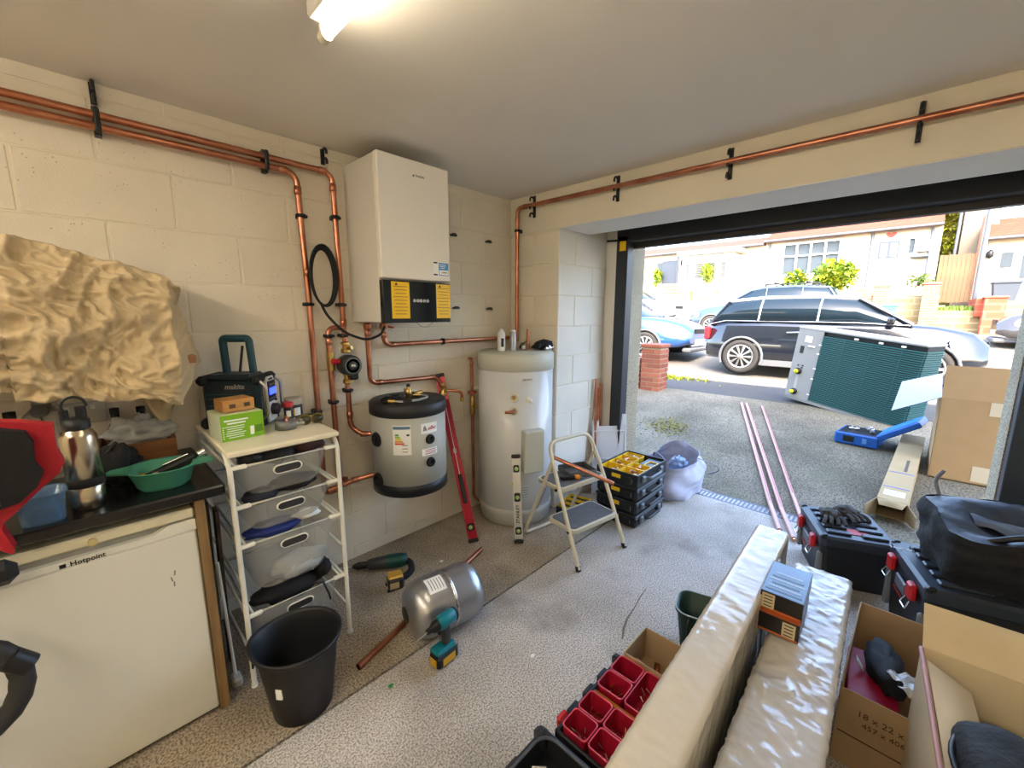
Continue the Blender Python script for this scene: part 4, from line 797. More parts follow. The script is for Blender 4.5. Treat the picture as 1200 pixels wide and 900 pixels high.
# wooden box, bag
WBX = thing('wooden_box', 'brown wooden crate board at the back of the worktop', 'box', (-2.325, -.13, zc), -4); M_wbx = wood_mat('crate_wood', (128, 82, 42), (92, 56, 28), (3, 30, 30))
MB().box((0, -.09, .055), (.24, .014, .11)).build('front_board', M_wbx, WBX); MB().box((0, .08, .055), (.24, .014, .11)).build('back_board', M_wbx, WBX)
for e in (-1, 1): MB().box((e*.113, 0, .055), (.014, .17, .11)).build('side_board', M_wbx, WBX)
MB().box((0, 0, .006), (.226, .16, .01)).build('bottom', M_wbx, WBX)
M_film = mat('clear_film', (228, 230, 230), .12, alpha=.42, spec=.9)
q = MB(); rn = random.Random(2)
def crumple(c, rx, ry, rz, seed, amp=.5, fr=2.6):
    def f(u, v):
        a, b = 2*pi*u, pi*(v-.5)*.98; d = Vector((math.cos(a)*math.cos(b), math.sin(a)*math.cos(b), math.sin(b))); k = 1+amp*(noise.noise(d*fr+Vector((seed, 0, seed)))+.5*abs(noise.noise(d*fr*3+Vector((0, seed, 1)))))
        return (c[0]+d.x*rx*k, c[1]+d.y*ry*k, max(0, c[2]+d.z*rz*k))
    return f
q.grid(crumple((0, 0, .06), .09, .06, .06, 4), 40, 24); solo(q, 'clear_plastic_bag', M_film, 'crumpled clear plastic bag lying in the wooden crate', 'bag', (-2.31, -.13, zc+.075))
for k, (x, y, h, r, lab) in enumerate(((-2.64, -.12, .27, .032, 'dark glass bottle at the left edge under the dust sheet'), (-2.375, -.05, .23, .03, 'black spray bottle against the wall behind the wooden crate'), (-2.295, -.05, .225, .03, 'black bottle with pale label behind the plastic bag'))):
    o = thing('bottle', lab, 'bottle', (x, y, zc)); MB().lathe([(r-.003, 0), (r, .005), (r, h*.62), (r*.45, h*.78), (r*.45, h*.9)], 20).build('body', mat('bottle_dark', (18, 18, 22), .2), o); MB().lathe([(r*.5, h*.9), (r*.5, h), (0, h)], 14).build('cap', M_black, o)
    on_cyl(r, -120, h*.35, .04, h*.25, .0006, 'label', mat('bottle_label', (150, 150, 146), .5) if k != 1 else M_black, o)
M_glass = mat('clear_glass', (226, 228, 222), .05, trans=.85, alpha=.55)
o = thing('glass_decanter', 'clear glass square bottle with stopper against the wall', 'bottle', (-2.565, -.07, zc)); MB().loft([ring3(rrect(.11, .08, .015), 0), ring3(rrect(.11, .08, .015), .235), ring3(rrect(.05, .05, .015), .27), ring3(rrect(.05, .05, .015), .325)]).build('body', M_glass, o); MB().box((0, 0, .335), (.056, .056, .02), ch=.005).build('stopper', M_glass, o)
o = thing('wall_socket', 'white double socket on the wall behind the worktop', 'socket', (-2.47, -.008, 1.12)); MB().box((0, 0, 0), (.146, .016, .086), ch=.004).build('plate', mat('socket_white', (190, 186, 172), .5), o)
for x in (-.036, .036): MB().box((x, -.009, .022), (.014, .008, .018)).build('switch', M_white, o)
o = thing('black_plug', 'round black plug on the wall above the red bag', 'plug', (-2.575, -.0, 1.145)); MB().lathe([(.026, 0), (.026, .02), (.02, .03), (0, .03)], 16, RX(90)).build('body', M_black, o); MB().tube([(0, -.02, -.02), (.01, -.025, -.06), (.0, -.02, -.12)], .004, 6).build('cord', M_black, o)
o = thing('black_pouch', 'black soft pouch slumped behind the steel flask', 'pouch', (-2.395, -.33, zc)); q = MB(); lump(q, (0, 0, .06), .065, .06, .075, 8, .6, 24, 16); q.build('body', mat('pouch_black', (20, 20, 22), .8, bump=.3, bs=50), o); MB().tube([(-.03, 0, .11), (0, 0, .145), (.03, 0, .11)], .006, 6).build('handle', M_black, o)
o = thing('blue_tub', 'translucent blue plastic tub beside the flask', 'tub', (-2.575, -.545, zc)); M_tubp = mat('tub_blue', (120, 160, 200), .2, trans=.5, alpha=.7); MB().loft([ring3(rrect(.09, .09, .03), 0), ring3(rrect(.105, .105, .035), .085), ring3(rrect(.115, .115, .035), .085), ring3(rrect(.115, .115, .035), .09), ring3(rrect(.10, .10, .03), .088), ring3(rrect(.085, .085, .03), .005)]).build('body', M_tubp, o); MB().box((0, 0, .03), (.07, .07, .04), ch=.012).build('contents', mat('tub_bits', (70, 90, 120), .5, var=.4, vs=60), o)
# red and black bag at the left edge
RB = thing('red_black_bag', 'red and black padded bag hanging over the worktop at the left edge', 'bag', (-2.66, -.66, .84)); M_redf = mat('red_fabric', (160, 12, 30), .6, bump=.2, bs=120); M_blkf = mat('black_mesh', (9, 9, 10), .8, bump=.3, bs=200)
pr = [(0.081, 0.39), (0.143, 0.371), (0.141, 0.303), (0.151, 0.263), (0.139, 0.234), (0.094, 0.193), (0.054, 0.152), (0.025, 0.126), (0.02, 0.108), (0.034, 0.048), (0.031, 0.034), (0.019, 0.045), (-0.003, 0.069), (-0.024, 0.126), (0.0, 0.406)]
MB().prism(pr[::-1], .05, T(0, .02, 0) @ FY).build('side_panel', M_redf, RB)
MB().prism([(-0.002, 0.388), (0.052, 0.382), (0.093, 0.367), (0.104, 0.336), (0.1, 0.281), (0.112, 0.249), (0.097, 0.216), (0.062, 0.183), (0.025, 0.174), (-0.03, 0.175)][::-1], .075, T(0, .01, 0) @ FY).build('mesh_pocket', M_blkf, RB); MB().tube([(-.12, -.068, .175), (-.03, -.068, .18), (.03, -.068, .19)], .003, 5).build('piping', M_steel, RB)
MB().box((-.03, 0, -.02), (.12, .05, .07), ch=.02).build('strap', M_black, RB)
# vacuum hose curl
q = MB(); cx, cz = -2.735, .52
VH = thing('vacuum_hose', 'black ribbed hose loop in front of the fridge at the left edge', 'hose', (-2.755, -.76, .565)); pts = [(.105*math.cos(t), .02*math.sin(t), .115*math.sin(t)) for t in [2*pi*k/40 for k in range(40)]]
MB().tube(pts, [.024+.0018*(k % 2) for k in range(40)], 12, closed=True).build('hose', mat('hose_black', (38, 38, 38), .55), VH)
MB().cyl((.09, .0, .06), (.12, .0, .02), .028, 12).build('cuff', M_black, VH); MB().tube([(-.105, 0, 0), (-.12, -.05, -.25), (-.12, -.08, -.54)], .024, 10).build('tail', MATS['hose_black'], VH)
# wooden shelf and dust sheet
SH = thing('wall_shelf', 'pale wooden wall shelf hidden under the dust sheet', 'shelf', (-2.55, -.14, 1.33)); MB().box((0, 0, 0), (.86, .27, .03)).build('board', wood_mat('shelf_wood', (170, 120, 80), (140, 92, 60), (4, 30, 30)), SH); MB().box((-.05, .11, .12), (.76, .03, .22)).build('back_rail', MATS['shelf_wood'], SH)
for x in (-.35, .36): MB().box((x, .02, -.06), (.03, .2, .10)).build('bracket', MATS['shelf_wood'], SH)
M_cloth = mat('dust_sheet', (198, 178, 142), .95, var=.16, vs=5, bump=.3, bs=60)
def top_z(x): return 1.645+.30*max(0, -2.19-x)-(.05 if x < -2.5 else 0)*min(1, (-2.5-x)/.3)
def clothf(u, v):
    # u: along the shelf 0=left ... 1=right end flap; v: 0 at the wall, over the top, 1 at the bottom hem
    if u < .86: x = -3.1+(u/.86)*(3.1-2.20)
    else: x = -2.20+(u-.86)/.14*.02
    e = max(0, (u-.86)/.14)
    zt_ = top_z(min(x, -2.19)); hem = 1.235+.05*fbm((x*3, 0, 1), 1.4)-.06*max(0, (x+2.45))*2+(.0 if x > -2.6 else .03)
    yb = -.30-.04*max(0, min(1, (u-.7)/.16))
    if v < .22:
        y = -.01+(yb+.03)*(v/.22)*.9; z = zt_+.012*math.sin(v/.22*pi)
    else:
        w = (v-.22)/.78; y = yb*.9-.02-.05*math.sin(w*pi*.9)-.03*w; z = zt_+(hem-zt_)*w
    if e > 0:
        # fold round the end: sheet turns back towards the wall
        w = max(0, (v-.22)/.78); es = e*min(1, w/.2); y = y*(1-es)+(-.03)*es; x += e*(.02+.085*w**.8); z -= e*(.04*(1-w))
        if v > .22: z = z*(1-e)+e*(zt_-.04+(1.345-zt_)*w)
    wx = .05*noise.noise(Vector((x*5, z*5, 1))); wz = .05*noise.noise(Vector((x*5, z*5, 7)))
    def rid(fx, fz, sd): return (1-abs(noise.noise(Vector(((x+wx)*fx+sd, (z+wz)*fz, sd)))))
    P = Vector((x, z, 0)); r1 = rid(7, 5, 1.5)**4; r2 = (1-abs(noise.noise(Vector(((x+wx)*9-(z+wz)*9, (z+wz)*5+(x+wx)*4, 4)))))**4; r3 = (1-abs(noise.noise(Vector(((x+wz)*16+(z+wx)*15, (z+wx)*10-(x+wz)*8, 9)))))**4; r4 = rid(30, 26, 12)**3; n1 = fbm((x, y, z), 5.5, 2)
    k = min(1, v*4)
    return (x+.006*(r2-.3)*k, y-(.032*n1+.016*r1+.022*r2+.022*r3+.012*r4)*k, z+.008*(r2-.3)*k+.004*r3)
q = MB(); q.sheet(clothf, 300, 170, .0025)
solo(q, 'dust_sheet', M_cloth, 'crumpled beige cotton dust sheet draped over the wall shelf', 'sheet')
def flapf(u, v):
    x = -2.285+.115*u+.02*v*(1-2*u)*.6-.01*v; z = 1.25-.17*v*(.55+.45*math.sin(u*pi)) ; y = -.16-.05*u+.02*math.sin(u*5+v*3)+.015*noise.noise(Vector((u*4, v*4, 2)))
    return (x, y, z)
q = MB(); q.sheet(flapf, 24, 20, .0025); solo(q, 'hanging_rag', M_cloth, 'short corner of beige cloth hanging below the dust sheet', 'cloth')
# ---------------------------------------------------------------- drawer unit
DU = thing('drawer_unit', 'white wire frame drawer unit with four mesh drawers beside the worktop', 'drawer unit', (-1.905, -.575, 0))
M_fw = mat('frame_white', (226, 222, 206), .4); dw = .405; dd = .55
def mesh_mat(name, rgb, alpha):
    return mat(name, rgb, .6, alpha=alpha)
M_mesh = mesh_mat('mesh_grey', (206, 204, 196), .33)
for e in (-1, 1):
    for yy, nm in ((0, 'leg'), (dd, 'leg')):
        MB().tube(fillet([(e*dw/2, yy, 0), (e*dw/2, yy, .945), (e*(dw/2-.0), yy+(.06 if yy == 0 else -.06), .985)], .03), .0095, 10).build('leg', M_fw, DU)
    MB().cyl((e*dw/2, 0, 0), (e*dw/2, 0, .012), .013, 10).build('foot', M_white, DU)
    for z in (.935, .775, .612, .31): MB().tube([(e*(dw/2-.006), 0, z-.005), (e*(dw/2-.006), dd, z-.005)], .006, 6).build('runner', M_fw, DU)
    for z in (.45, .15): MB().tube([(e*dw/2, 0, z), (e*dw/2, dd, z)], .005, 6).build('side_rail', M_fw, DU)
MB().box((0, dd/2-.005, .993), (dw+.012, dd+.03, .022), ch=.005).build('top_board', mat('top_cream', (222, 214, 188), .35), DU)
def drawer(z, h, lab):
    d = MB(); w0, w1 = .355, .285; y0, y1 = .004, .52
    # rim frame
    d.tube([(-w0/2, y0, z), (w0/2, y0, z), (w0/2, y1, z), (-w0/2, y1, z)], .0058, 8, closed=True)
    for e in (-1, 1): d.box((e*(w0/2-.002), y0, z), (.06, .018, .016), ch=.004)
    o = d.build('drawer', M_fw, DU, lab)
    b = MB(); def_ = [(w0, 0), (w0-.01, -h*.15), (w1, -h*.88), (w1-.03, -h)]
    secs = []
    for w, dz in def_:
        ins = (w0-w)/2
        secs.append([(x, y0+(y1-y0)/2+y, z+dz) for x, y in rrect(w, (y1-y0)-2*ins, .03+.02*(ins > .005), 4)])
    b.loft(secs, caps=False); n_ = len(secs[-1]); b.add(secs[-1], [tuple(range(n_))[::-1]])
    b.build('basket', M_mesh, o, 'grey mesh basket')
    zz = z-.24*min(h, .16)-.012; fy = y0-.001+.012
    MB().tube([(.052*math.copysign(1, math.cos(t))*.55+.024*math.cos(t), y0+.003+(.017*math.sin(t)+.0)*.0+.0035, zz+.0165*math.sin(t)) for t in [2*pi*k/24 for k in range(24)]], .0042, 6, closed=True).build('handle_ring', M_fw, o)
    MB().prism([(x, y) for x, y in rrect(.10, .029, .014, 4)], .002, T(0, y0+.0045, zz) @ FY).build('handle_hole', mat('hole_dark', (44, 42, 44), .7), o)
    return o
for z, h, lab in ((.935, .145, 'top mesh drawer'), (.775, .14, 'second mesh drawer'), (.612, .245, 'deep third mesh drawer'), (.31, .24, 'lowest mesh drawer')): drawer(z, h, lab)
# things in the drawers
inv_ = [('cable_reel', 'black reel at the left of the top mesh drawer', 'reel', M_black, (-.12, .06, .945), (.045, .035, .03)), ('tool_roll', 'dark tool roll in the middle of the top mesh drawer', 'tool', mat('dk1', (34, 34, 38), .6), (-.01, .10, .93), (.09, .05, .04)), ('brown_gloves', 'dark brown gloves at the right of the top mesh drawer', 'gloves', mat('dk2', (74, 50, 46), .8), (.11, .09, .945), (.07, .05, .035)),
        ('green_strap', 'green strap over the reel in the top mesh drawer', 'strap', mat('dk3', (80, 150, 70), .6), (-.07, .09, .962), (.06, .012, .008)),
        ('black_pouch', 'black tool pouch in the second mesh drawer', 'pouch', M_black, (.05, .12, .78), (.10, .05, .035)), ('blue_bundle', 'dark bundle at the left of the second mesh drawer', 'bundle', mat('dk4', (44, 44, 52), .7), (-.09, .10, .765), (.07, .05, .03)),
        ('blue_cloth', 'folded navy cloth in the third mesh drawer', 'cloth', mat('dk5', (36, 52, 120), .8), (-.05, .12, .60), (.11, .06, .03)), ('white_carton', 'black and white carton in the third mesh drawer', 'carton', M_paper, (.09, .12, .615), (.06, .04, .02)),
        ('grey_rag', 'pale plastic rag at the bottom of the third mesh drawer', 'rag', mat('dk6', (176, 180, 178), .7), (.03, .08, .42), (.12, .05, .055)), ('black_cloth', 'black cloth stuffed in the lowest mesh drawer', 'cloth', mat('dk7', (24, 24, 28), .85), (-.02, .11, .30), (.14, .07, .045)), ('headphone_cup', 'round black pad at the right of the lowest mesh drawer', 'pad', M_rubber, (.135, .10, .335), (.035, .05, .045))]
for k, (nm, lab, cat, mm, c, r) in enumerate(inv_):
    q = MB(); lump(q, (0, 0, r[2]), r[0], r[1], r[2], k*1.7+1, .3, 20, 12); solo(q, nm, mm, lab, cat, (-1.905+c[0], -.575+c[1], c[2]-r[2]*1.0))
solo(MB().tube([(-.05, 0, .02), (-.02, -.03, .025), (-.005, -.045, -.03), (.0, -.045, -.06)], .005, 6), 'black_strap', M_black, 'black strap end hanging over the rim of the lowest drawer', 'strap', (-1.79, -.555, .30))
# ---------------------------------------------------------------- on top of the drawer unit
zt = 1.005
M_mk = mat('tool_teal_dark', (12, 34, 44), .45); M_mk2 = mat('tool_teal', (16, 62, 74), .45)
RD = thing('site_radio', 'dark teal site radio with carry handle, blue lit display and silver front', 'radio', (-1.955, -.160, zt), -38)
MB().box((0, 0, .118), (.235, .165, .185), ch=.015).build('body', M_mk, RD); MB().box((-.01, 0, .222), (.19, .14, .035), ch=.014).build('shoulder', M_mk, RD)
for x in (-.115, .105):
    for z in (.024, .215): MB().box((x, 0, z), (.042, .19, .048 if z < .1 else .042), ch=.014).build('bumper', M_rubber, RD)
MB().tube(fillet([(-.055, .02, .22), (-.06, .02, .395), (.05, .02, .395), (.058, .02, .22)], .015), .017, 8).build('handle', M_mk2, RD)
MB().tube([(-.012, .04, .23), (.012, .04, .36)], .006, 8).build('aerial', M_black, RD)
lettering('makita', .030, M_steel, RD, T(.018, -.0845, .188) @ FY, shear=.25, bold=.0006); MB().box((.0, -.084, .118), (.035, .001, .004)).build('print_line', M_steel, RD)
for z in (.055, .08, .105, .135, .155): MB().box((-.01, -.0835, z), (.19, .004, .004)).build('rib', M_mk2, RD)
FXP = T(.1175, 0, 0) @ Matrix(((0, 0, 1, 0), (1, 0, 0, 0), (0, 1, 0, 0), (0, 0, 0, 1)))       # local x->y, y->z, z->x : the display side
FP = MB().prism([(-.046, .015), (.046, .015), (.046, .19), (.03, .222), (-.03, .222), (-.046, .19)], .016, FXP).build('faceplate', mat('silver_face', (206, 206, 206), .4), RD)
MB().box((0, .155, .018), (.074, .095, .006), FXP, ch=.002).build('display_panel', M_black, FP); MB().box((0, .155, .0225), (.062, .03, .003), FXP).build('display', mat('lcd_blue', (40, 60, 255), .4, emit=2.0), FP, 'lit blue display')
for k in range(4):
    for z in (.186, .122): MB().box((-.026+.0175*k, z, .0225), (.010, .008, .003), FXP).build('button', M_arch, FP)
MB().lathe([(.027, .014), (.027, .038), (0, .04)], 20, FXP @ T(.004, .068, 0)).build('volume_knob', M_black, FP); MB().lathe([(.006, .014), (.006, .024), (0, .024)], 10, FXP @ T(.032, .108, 0)).build('knob', M_black, FP); lettering('makita', .016, M_ink, FP, FXP @ T(0, .212, .0165), shear=.2, bold=.0003)
for e in (-1, 1): MB().tube(fillet([(.115, e*.075, .215), (.145, e*.08, .19), (.145, e*.08, .06), (.115, e*.075, .04)], .012), .008, 8).build('roll_bar', M_steel, RD)
GBX = thing('green_box', 'bright green carton with white print at the front of the drawer unit top', 'box', (-2.022, -.345, zt), 4); M_gbx = mat('carton_green', (122, 176, 30), .45)
MB().box((0, 0, .053), (.155, .16, .106)).build('carton', M_gbx, GBX); MB().box((-.0778, 0, .053), (.001, .159, .105)).build('pale_side', mat('carton_side', (206, 214, 184), .5), GBX); MB().box((0, 0, .1064), (.154, .158, .001)).build('top_flap', mat('carton_top', (200, 210, 170), .5), GBX)
for k in range(2): MB().box((-.022, -.0806, .083-.012*k), (.085-.02*k, .001, .006)).build('print_line', M_inkw, GBX)
for k in range(6): MB().box((-.03+.004*(k % 2), -.0806, .058-.009*k), (.07-.008*(k % 3), .001, .0028)).build('print_line', M_inkw, GBX); MB().box((-.07, -.0806, .058-.009*k), (.004, .001, .004)).build('bullet', M_inkw, GBX)
MB().box((.032, -.0806, .03), (.014, .001, .035)).build('device_picture', M_inkw, GBX); MB().box((.058, -.0806, .034), (.026, .001, .03)).build('picture_panel', mat('carton_dk', (84, 126, 30), .5), GBX)
o = thing('wooden_block_box', 'small tan wooden box with two square holes on the green carton', 'box', (-2.02, -.34, zt+.108), 8); MB().box((0, 0, .026), (.115, .10, .05), ch=.003).build('body', wood_mat('tan_wood', (196, 146, 82), (176, 124, 66), (10, 60, 60)), o)
for x in (-.026, .028): MB().box((x, -.0505, .026), (.022, .003, .016)).build('socket_hole', mat('hole_brown', (84, 64, 48), .7), o)
o = thing('red_cap_can', 'black can with a red cap behind the tape on the drawer unit', 'can', (-1.775, -.215, zt)); MB().lathe([(.02, 0), (.02, .06), (.018, .064)], 20).build('body', M_black, o); MB().lathe([(.021, .062), (.021, .082), (.018, .085), (0, .085)], 20).build('cap', M_red, o); on_cyl(.02, -110, .03, .02, .03, .0006, 'label', M_paper, o)
o = thing('paste_tin', 'yellow and black labelled tin with a dirty lid on the drawer unit', 'tin', (-1.735, -.155, zt)); MB().lathe([(.042, 0), (.042, .06), (.04, .062)], 28).build('body', M_black, o); MB().lathe([(.044, .06), (.045, .07), (.045, .088), (.038, .092), (0, .09)], 28).build('lid', mat('lid_dirty', (176, 170, 154), .7, var=.25, vs=60), o); on_cyl(.042, -112, .026, .05, .036, .0006, 'yellow_label', M_yel, o); on_cyl(.042, -80, .026, .03, .04, .0006, 'white_label', M_paper, o)
o = thing('tape_roll', 'grey duct tape roll lying on the front of the drawer unit top', 'tape', (-1.845, -.385, zt)); MB().lathe([(.024, 0), (.043, .001), (.043, .036), (.024, .037)], 32).build('tape', mat('tape_grey', (120, 120, 118), .4, .3), o); MB().lathe([(.024, .0), (.024, .037), (.021, .037), (.021, 0)], 24).build('core', M_card, o)
o = thing('copper_offcut', 'small copper offcut inside the grey tape roll', 'offcut', (-1.845, -.385, zt+.02)); MB().cyl((-.01, 0, .0), (.012, .008, .03), .011, 12).build('tube', M_copper, o); MB().cyl((.01, -.01, .0), (-.008, -.012, .025), .009, 12).build('tube', M_copper, o)
o = thing('chrome_fitting', 'small chrome valve beside the duct tape roll', 'fitting', (-1.785, -.38, zt)); MB().cyl((-.018, 0, .016), (.018, 0, .016), .014, 10).build('body', M_chrome, o); MB().cyl((0, 0, .014), (.002, -.014, .03), .009, 8).build('spindle', M_chrome, o)
SG = thing('safety_glasses', 'tinted wraparound safety glasses on the right of the drawer unit top', 'glasses', (-1.735, -.385, zt), -10); M_tint = mat('tinted_lens', (60, 54, 24), .1, alpha=.85)
for e in (-1, 1):
    MB().lathe([(.026, 0), (.024, .006), (.016, .012), (0, .015)], 20, T(e*.026, 0, .024) @ RZ(e*14) @ RX(78), sy=.78).build('lens', M_tint, SG)
    MB().tube([(e*.026+.027*math.cos(t)*math.cos(math.radians(14)), .027*math.cos(t)*math.sin(math.radians(e*14)), .024+.022*math.sin(t)) for t in [2*pi*k/18 for k in range(18)]], .0035, 6, closed=True).build('rim', mat('amber_rim', (120, 104, 40), .3), SG)
    MB().tube([(e*.05, .012, .034), (e*.055, .05, .028), (e*.048, .075, .010)], .0035, 6).build('temple', M_black, SG)
MB().tube([(-.05, .012, .042), (0, -.004, .048), (.05, .012, .042)], .005, 6).build('brow_bar', M_black, SG)
# ---------------------------------------------------------------- bucket
BK = thing('black_bucket', 'large black plastic bucket with moulded spout on the floor by the drawers', 'bucket', (-1.995, -.80, 0), 20); q = MB()
def bring(r, z, sp): return [((r+sp*max(0, math.cos(t-2.2))**8)*math.cos(t), (r+sp*max(0, math.cos(t-2.2))**8)*math.sin(t), z+sp*.25*max(0, math.cos(t-2.2))**8) for t in [2*pi*k/48 for k in range(48)]]
q.loft([bring(.10, 0, 0), bring(.105, .005, 0), bring(.138, .27, .008), bring(.148, .29, .014), bring(.156, .292, .014), bring(.157, .306, .014), bring(.150, .308, .014), bring(.143, .295, .012), bring(.133, .26, .006), bring(.098, .012, 0)]); q.build('body', mat('bucket_black', (26, 27, 30), .5), BK); on_cyl(.124, 198, .17, .022, .04, .006, 'price_label', M_paper, BK)
MB().tube([(.152*math.cos(t), .152*math.sin(t), .282-.03*math.sin((t+.6)/2)) for t in [-.6+3.3*k/16 for k in range(17)]], .004, 6).build('handle', M_black, BK)
for k, (x, y, lab) in enumerate(((-.02, -.02, 'brass elbow in the bottom of the black bucket'), (.03, .02, 'dark plastic pipe cap in the black bucket'))):
    solo(MB().cyl((0, 0, .015), (.03, .02, .02), .013, 10).cyl((.03, .02, .02), (.03, .02, .05), .013, 10), 'pipe_fitting', M_brass if k == 0 else M_black, lab, 'fitting', (-1.995+x, -.80+y, .013))
# ---------------------------------------------------------------- floor tools
EV = thing('expansion_vessel', 'silver pressure vessel lying on its side on the floor', 'vessel', M=along((-1.515, -.825, .137), (-1.19, -.885, .137))); M_ev = mat('vessel_silver', (168, 170, 174), .32, .85)
MB().lathe([(0, -.03), (.05, -.028), (.10, -.012), (.128, .02), (.1355, .06), (.1355, .17), (.1355, .182), (.1355, .27), (.128, .31), (.10, .338), (.05, .35), (0, .352)], 48).build('shell', M_ev, EV)
MB().lathe([(.1352, .168), (.1385, .170), (.1385, .180), (.1352, .182)], 48).build('seam', M_chrome, EV); MB().lathe([(.0, -.034), (.036, -.034), (.038, -.022), (.030, -.02)], 20).build('end_plug', M_black, EV, 'round black end plug'); MB().cyl((0, 0, .34), (0, 0, .385), .016, 12).build('threaded_stub', M_chrome, EV); MB().lathe([(.05, .348), (.05, .356), (.02, .358)], 24).build('flange', M_white, EV)
def ev_M(ang, z): a = math.radians(ang); return dirm((.1362*math.cos(a), .1362*math.sin(a), z), (math.cos(a), math.sin(a), 0))
_up = EV.matrix_basis.to_3x3().inverted() @ Vector((-.35, -.25, 1)); _ua = math.degrees(math.atan2(_up.y, _up.x))
o = on_cyl(.1355, _ua, .105, .085, .085, .0008, 'data_label', M_paper, EV, 'white data label')
for k in range(5): on_cyl(.1355, _ua, .135-.014*k, .06, .004, .0006, 'print_line', MATS['print_grey'], o, seg=3, dr=.0008)
solo(MB().tube([(-1.775, -.81, .0145), (-.80, -.515, .0145)], .0142, 14, caps=False).tube([(-1.775, -.81, .0145), (-.80, -.515, .0145)], .0125, 14, caps=False), 'copper_pipe_offcut', M_copper, 'loose copper pipe on the floor passing behind the silver vessel', 'pipe')
M_dteal = mat('driver_teal', (0, 110, 120), .4); M_batt = mat('battery_yellow', (206, 160, 40), .45)
ID = thing('impact_driver', 'teal cordless impact driver standing on its yellow battery', 'driver', (-1.487, -1.032, 0), 4)
b_ = MB().box((0, 0, .032), (.12, .072, .062), ch=.012).build('battery', M_black, ID); 
for e in (-1, 1): MB().box((.0, e*.0362, .03), (.07, .002, .036)).build('battery_side', M_batt, b_)
MB().box((-.061, 0, .03), (.002, .04, .036)).build('battery_front', M_batt, b_)
MB().box((-.005, 0, .072), (.105, .066, .026), ch=.010).build('foot', M_dteal, ID)
MB().loft([[(x*.75+.012, y, .08) for x, y in rrect(.05, .034, .014)], [(x*.7+.014, y, .13) for x, y in rrect(.05, .034, .014)], [(x*.85+.006, y, .172) for x, y in rrect(.055, .038, .014)]]).build('grip', mat('grip_grey', (60, 60, 60), .6), ID)
MB().lathe([(.022, -.052), (.030, -.045), (.031, .03), (.024, .045)], 20, T(.01, 0, .195) @ RY(-90)).build('motor_housing', M_dteal, ID); MB().lathe([(.031, -.05), (.026, -.062), (0, -.064)], 20, T(.01, 0, .195) @ RY(-90)).build('end_cap', M_black, ID)
MB().lathe([(.026, .035), (.025, .06), (.014, .078), (.012, .098)], 16, T(.01, 0, .195) @ RY(-90)).build('nose', M_black, ID); MB().cyl((-.088, 0, .195), (-.15, 0, .188), .004, 8).build('bit', M_chrome, ID); MB().box((-.022, 0, .155), (.014, .016, .028), ch=.004).build('trigger', M_black, ID)
HD = thing('hammer_drill', 'black and green cordless drill lying on the floor by the wall', 'drill', (-1.30, -.25, .042), -30, rx=-78); M_dgr = mat('drill_green', (14, 66, 58), .45)
MB().lathe([(.018, -.135), (.03, -.12), (.036, -.07), (.040, .0), (.034, .06), (.030, .075)], 18, RY(90)).build('body', mat('drill_grey', (52, 54, 54), .5), HD); MB().lathe([(.041, -.02), (.042, .06), (.034, .10), (0, .104)], 18, RY(90)).build('motor_cover', M_dgr, HD)
MB().lathe([(.006, -.215), (.014, -.205), (.022, -.18), (.022, -.14), (.018, -.132)], 14, RY(90)).build('chuck', M_black, HD); MB().tube([(-.21, 0, 0), (-.30, 0, 0)], .004, 6).build('drill_bit', M_steel, HD)
MB().tube(fillet([(.05, 0, -.0), (.115, 0, -.02), (.125, 0, -.10), (.07, 0, -.145), (.02, 0, -.13)], .04), .019, 10).build('d_handle', M_rubber, HD)
BA = thing('cordless_battery', 'yellow and black drill battery lying on the floor', 'battery', (-1.375, -.435, 0), -20); MB().box((0, 0, .036), (.085, .075, .07), ch=.01).build('body', M_black, BA); MB().box((0, 0, .076), (.08, .07, .016), ch=.008).build('top', mat('battery_gold', (190, 150, 60), .35, .3), BA); MB().box((-.01, -.038, .035), (.05, .002, .035)).build('label', mat('batt_label', (170, 150, 110), .5), BA)
for e in (-1, 1): MB().box((-.03, e*.03, .01), (.04, .012, .02), ch=.004).build('clip', M_black, BA)
def level(name, label, a, b, w, th, frame_m, ends_m, vials, face):
    M0 = along(a, b); best = max(range(0, 360, 2), key=lambda t: -((M0 @ RZ(t)).to_3x3() @ Vector((1, 0, 0))).dot(Vector(face)))
    o = thing(name, label, 'spirit level', M=M0 @ RZ(best)); L = (Vector(b)-Vector(a)).length
    q = MB(); q.box((0, -w/2+.004, L/2), (th, .008, L-.03)); q.box((0, w/2-.004, L/2), (th, .008, L-.03)); q.box((0, 0, L/2), (th*.45, w, L-.03)); q.build('frame', frame_m, o)
    for z in (.012, L-.012): MB().box((0, 0, z), (th+.006, w+.006, .026), ch=.005).build('end_cap', ends_m, o)
    for z, kind in vials:
        v = MB().box((0, 0, z), (th+.002, w-.014, .06 if kind else .05), ch=.008).build('vial_housing', M_black, o); MB().lathe([(.014, 0), (.014, .003), (0, .003)], 16, T(-(th/2+.001), 0, z) @ RY(-90)).build('vial', mat('vial_green', (170, 190, 120), .15), v)
    return o
M_lvr = mat('level_red', (170, 24, 44), .3, .2); lv = level('red_spirit_level', 'long red spirit level leaning against the wall right of the buffer tank', (-.766, -.40, .004), (-.738, -.022, 1.10), .062, .026, M_lvr, M_black, ((.10, 0), (1.02, 0)), (-.62, -.78, 0))
MB().box((0, 0, .36), (.03, .03, .20), ch=.006).build('hand_slot', M_black, lv); MB().box((-.0135, 0, .62), (.002, .02, .03)).build('catch', M_steel, lv); MB().box((-.0075, 0, .7), (.002, .004, .5)).build('pinstripe', M_inkw, lv)
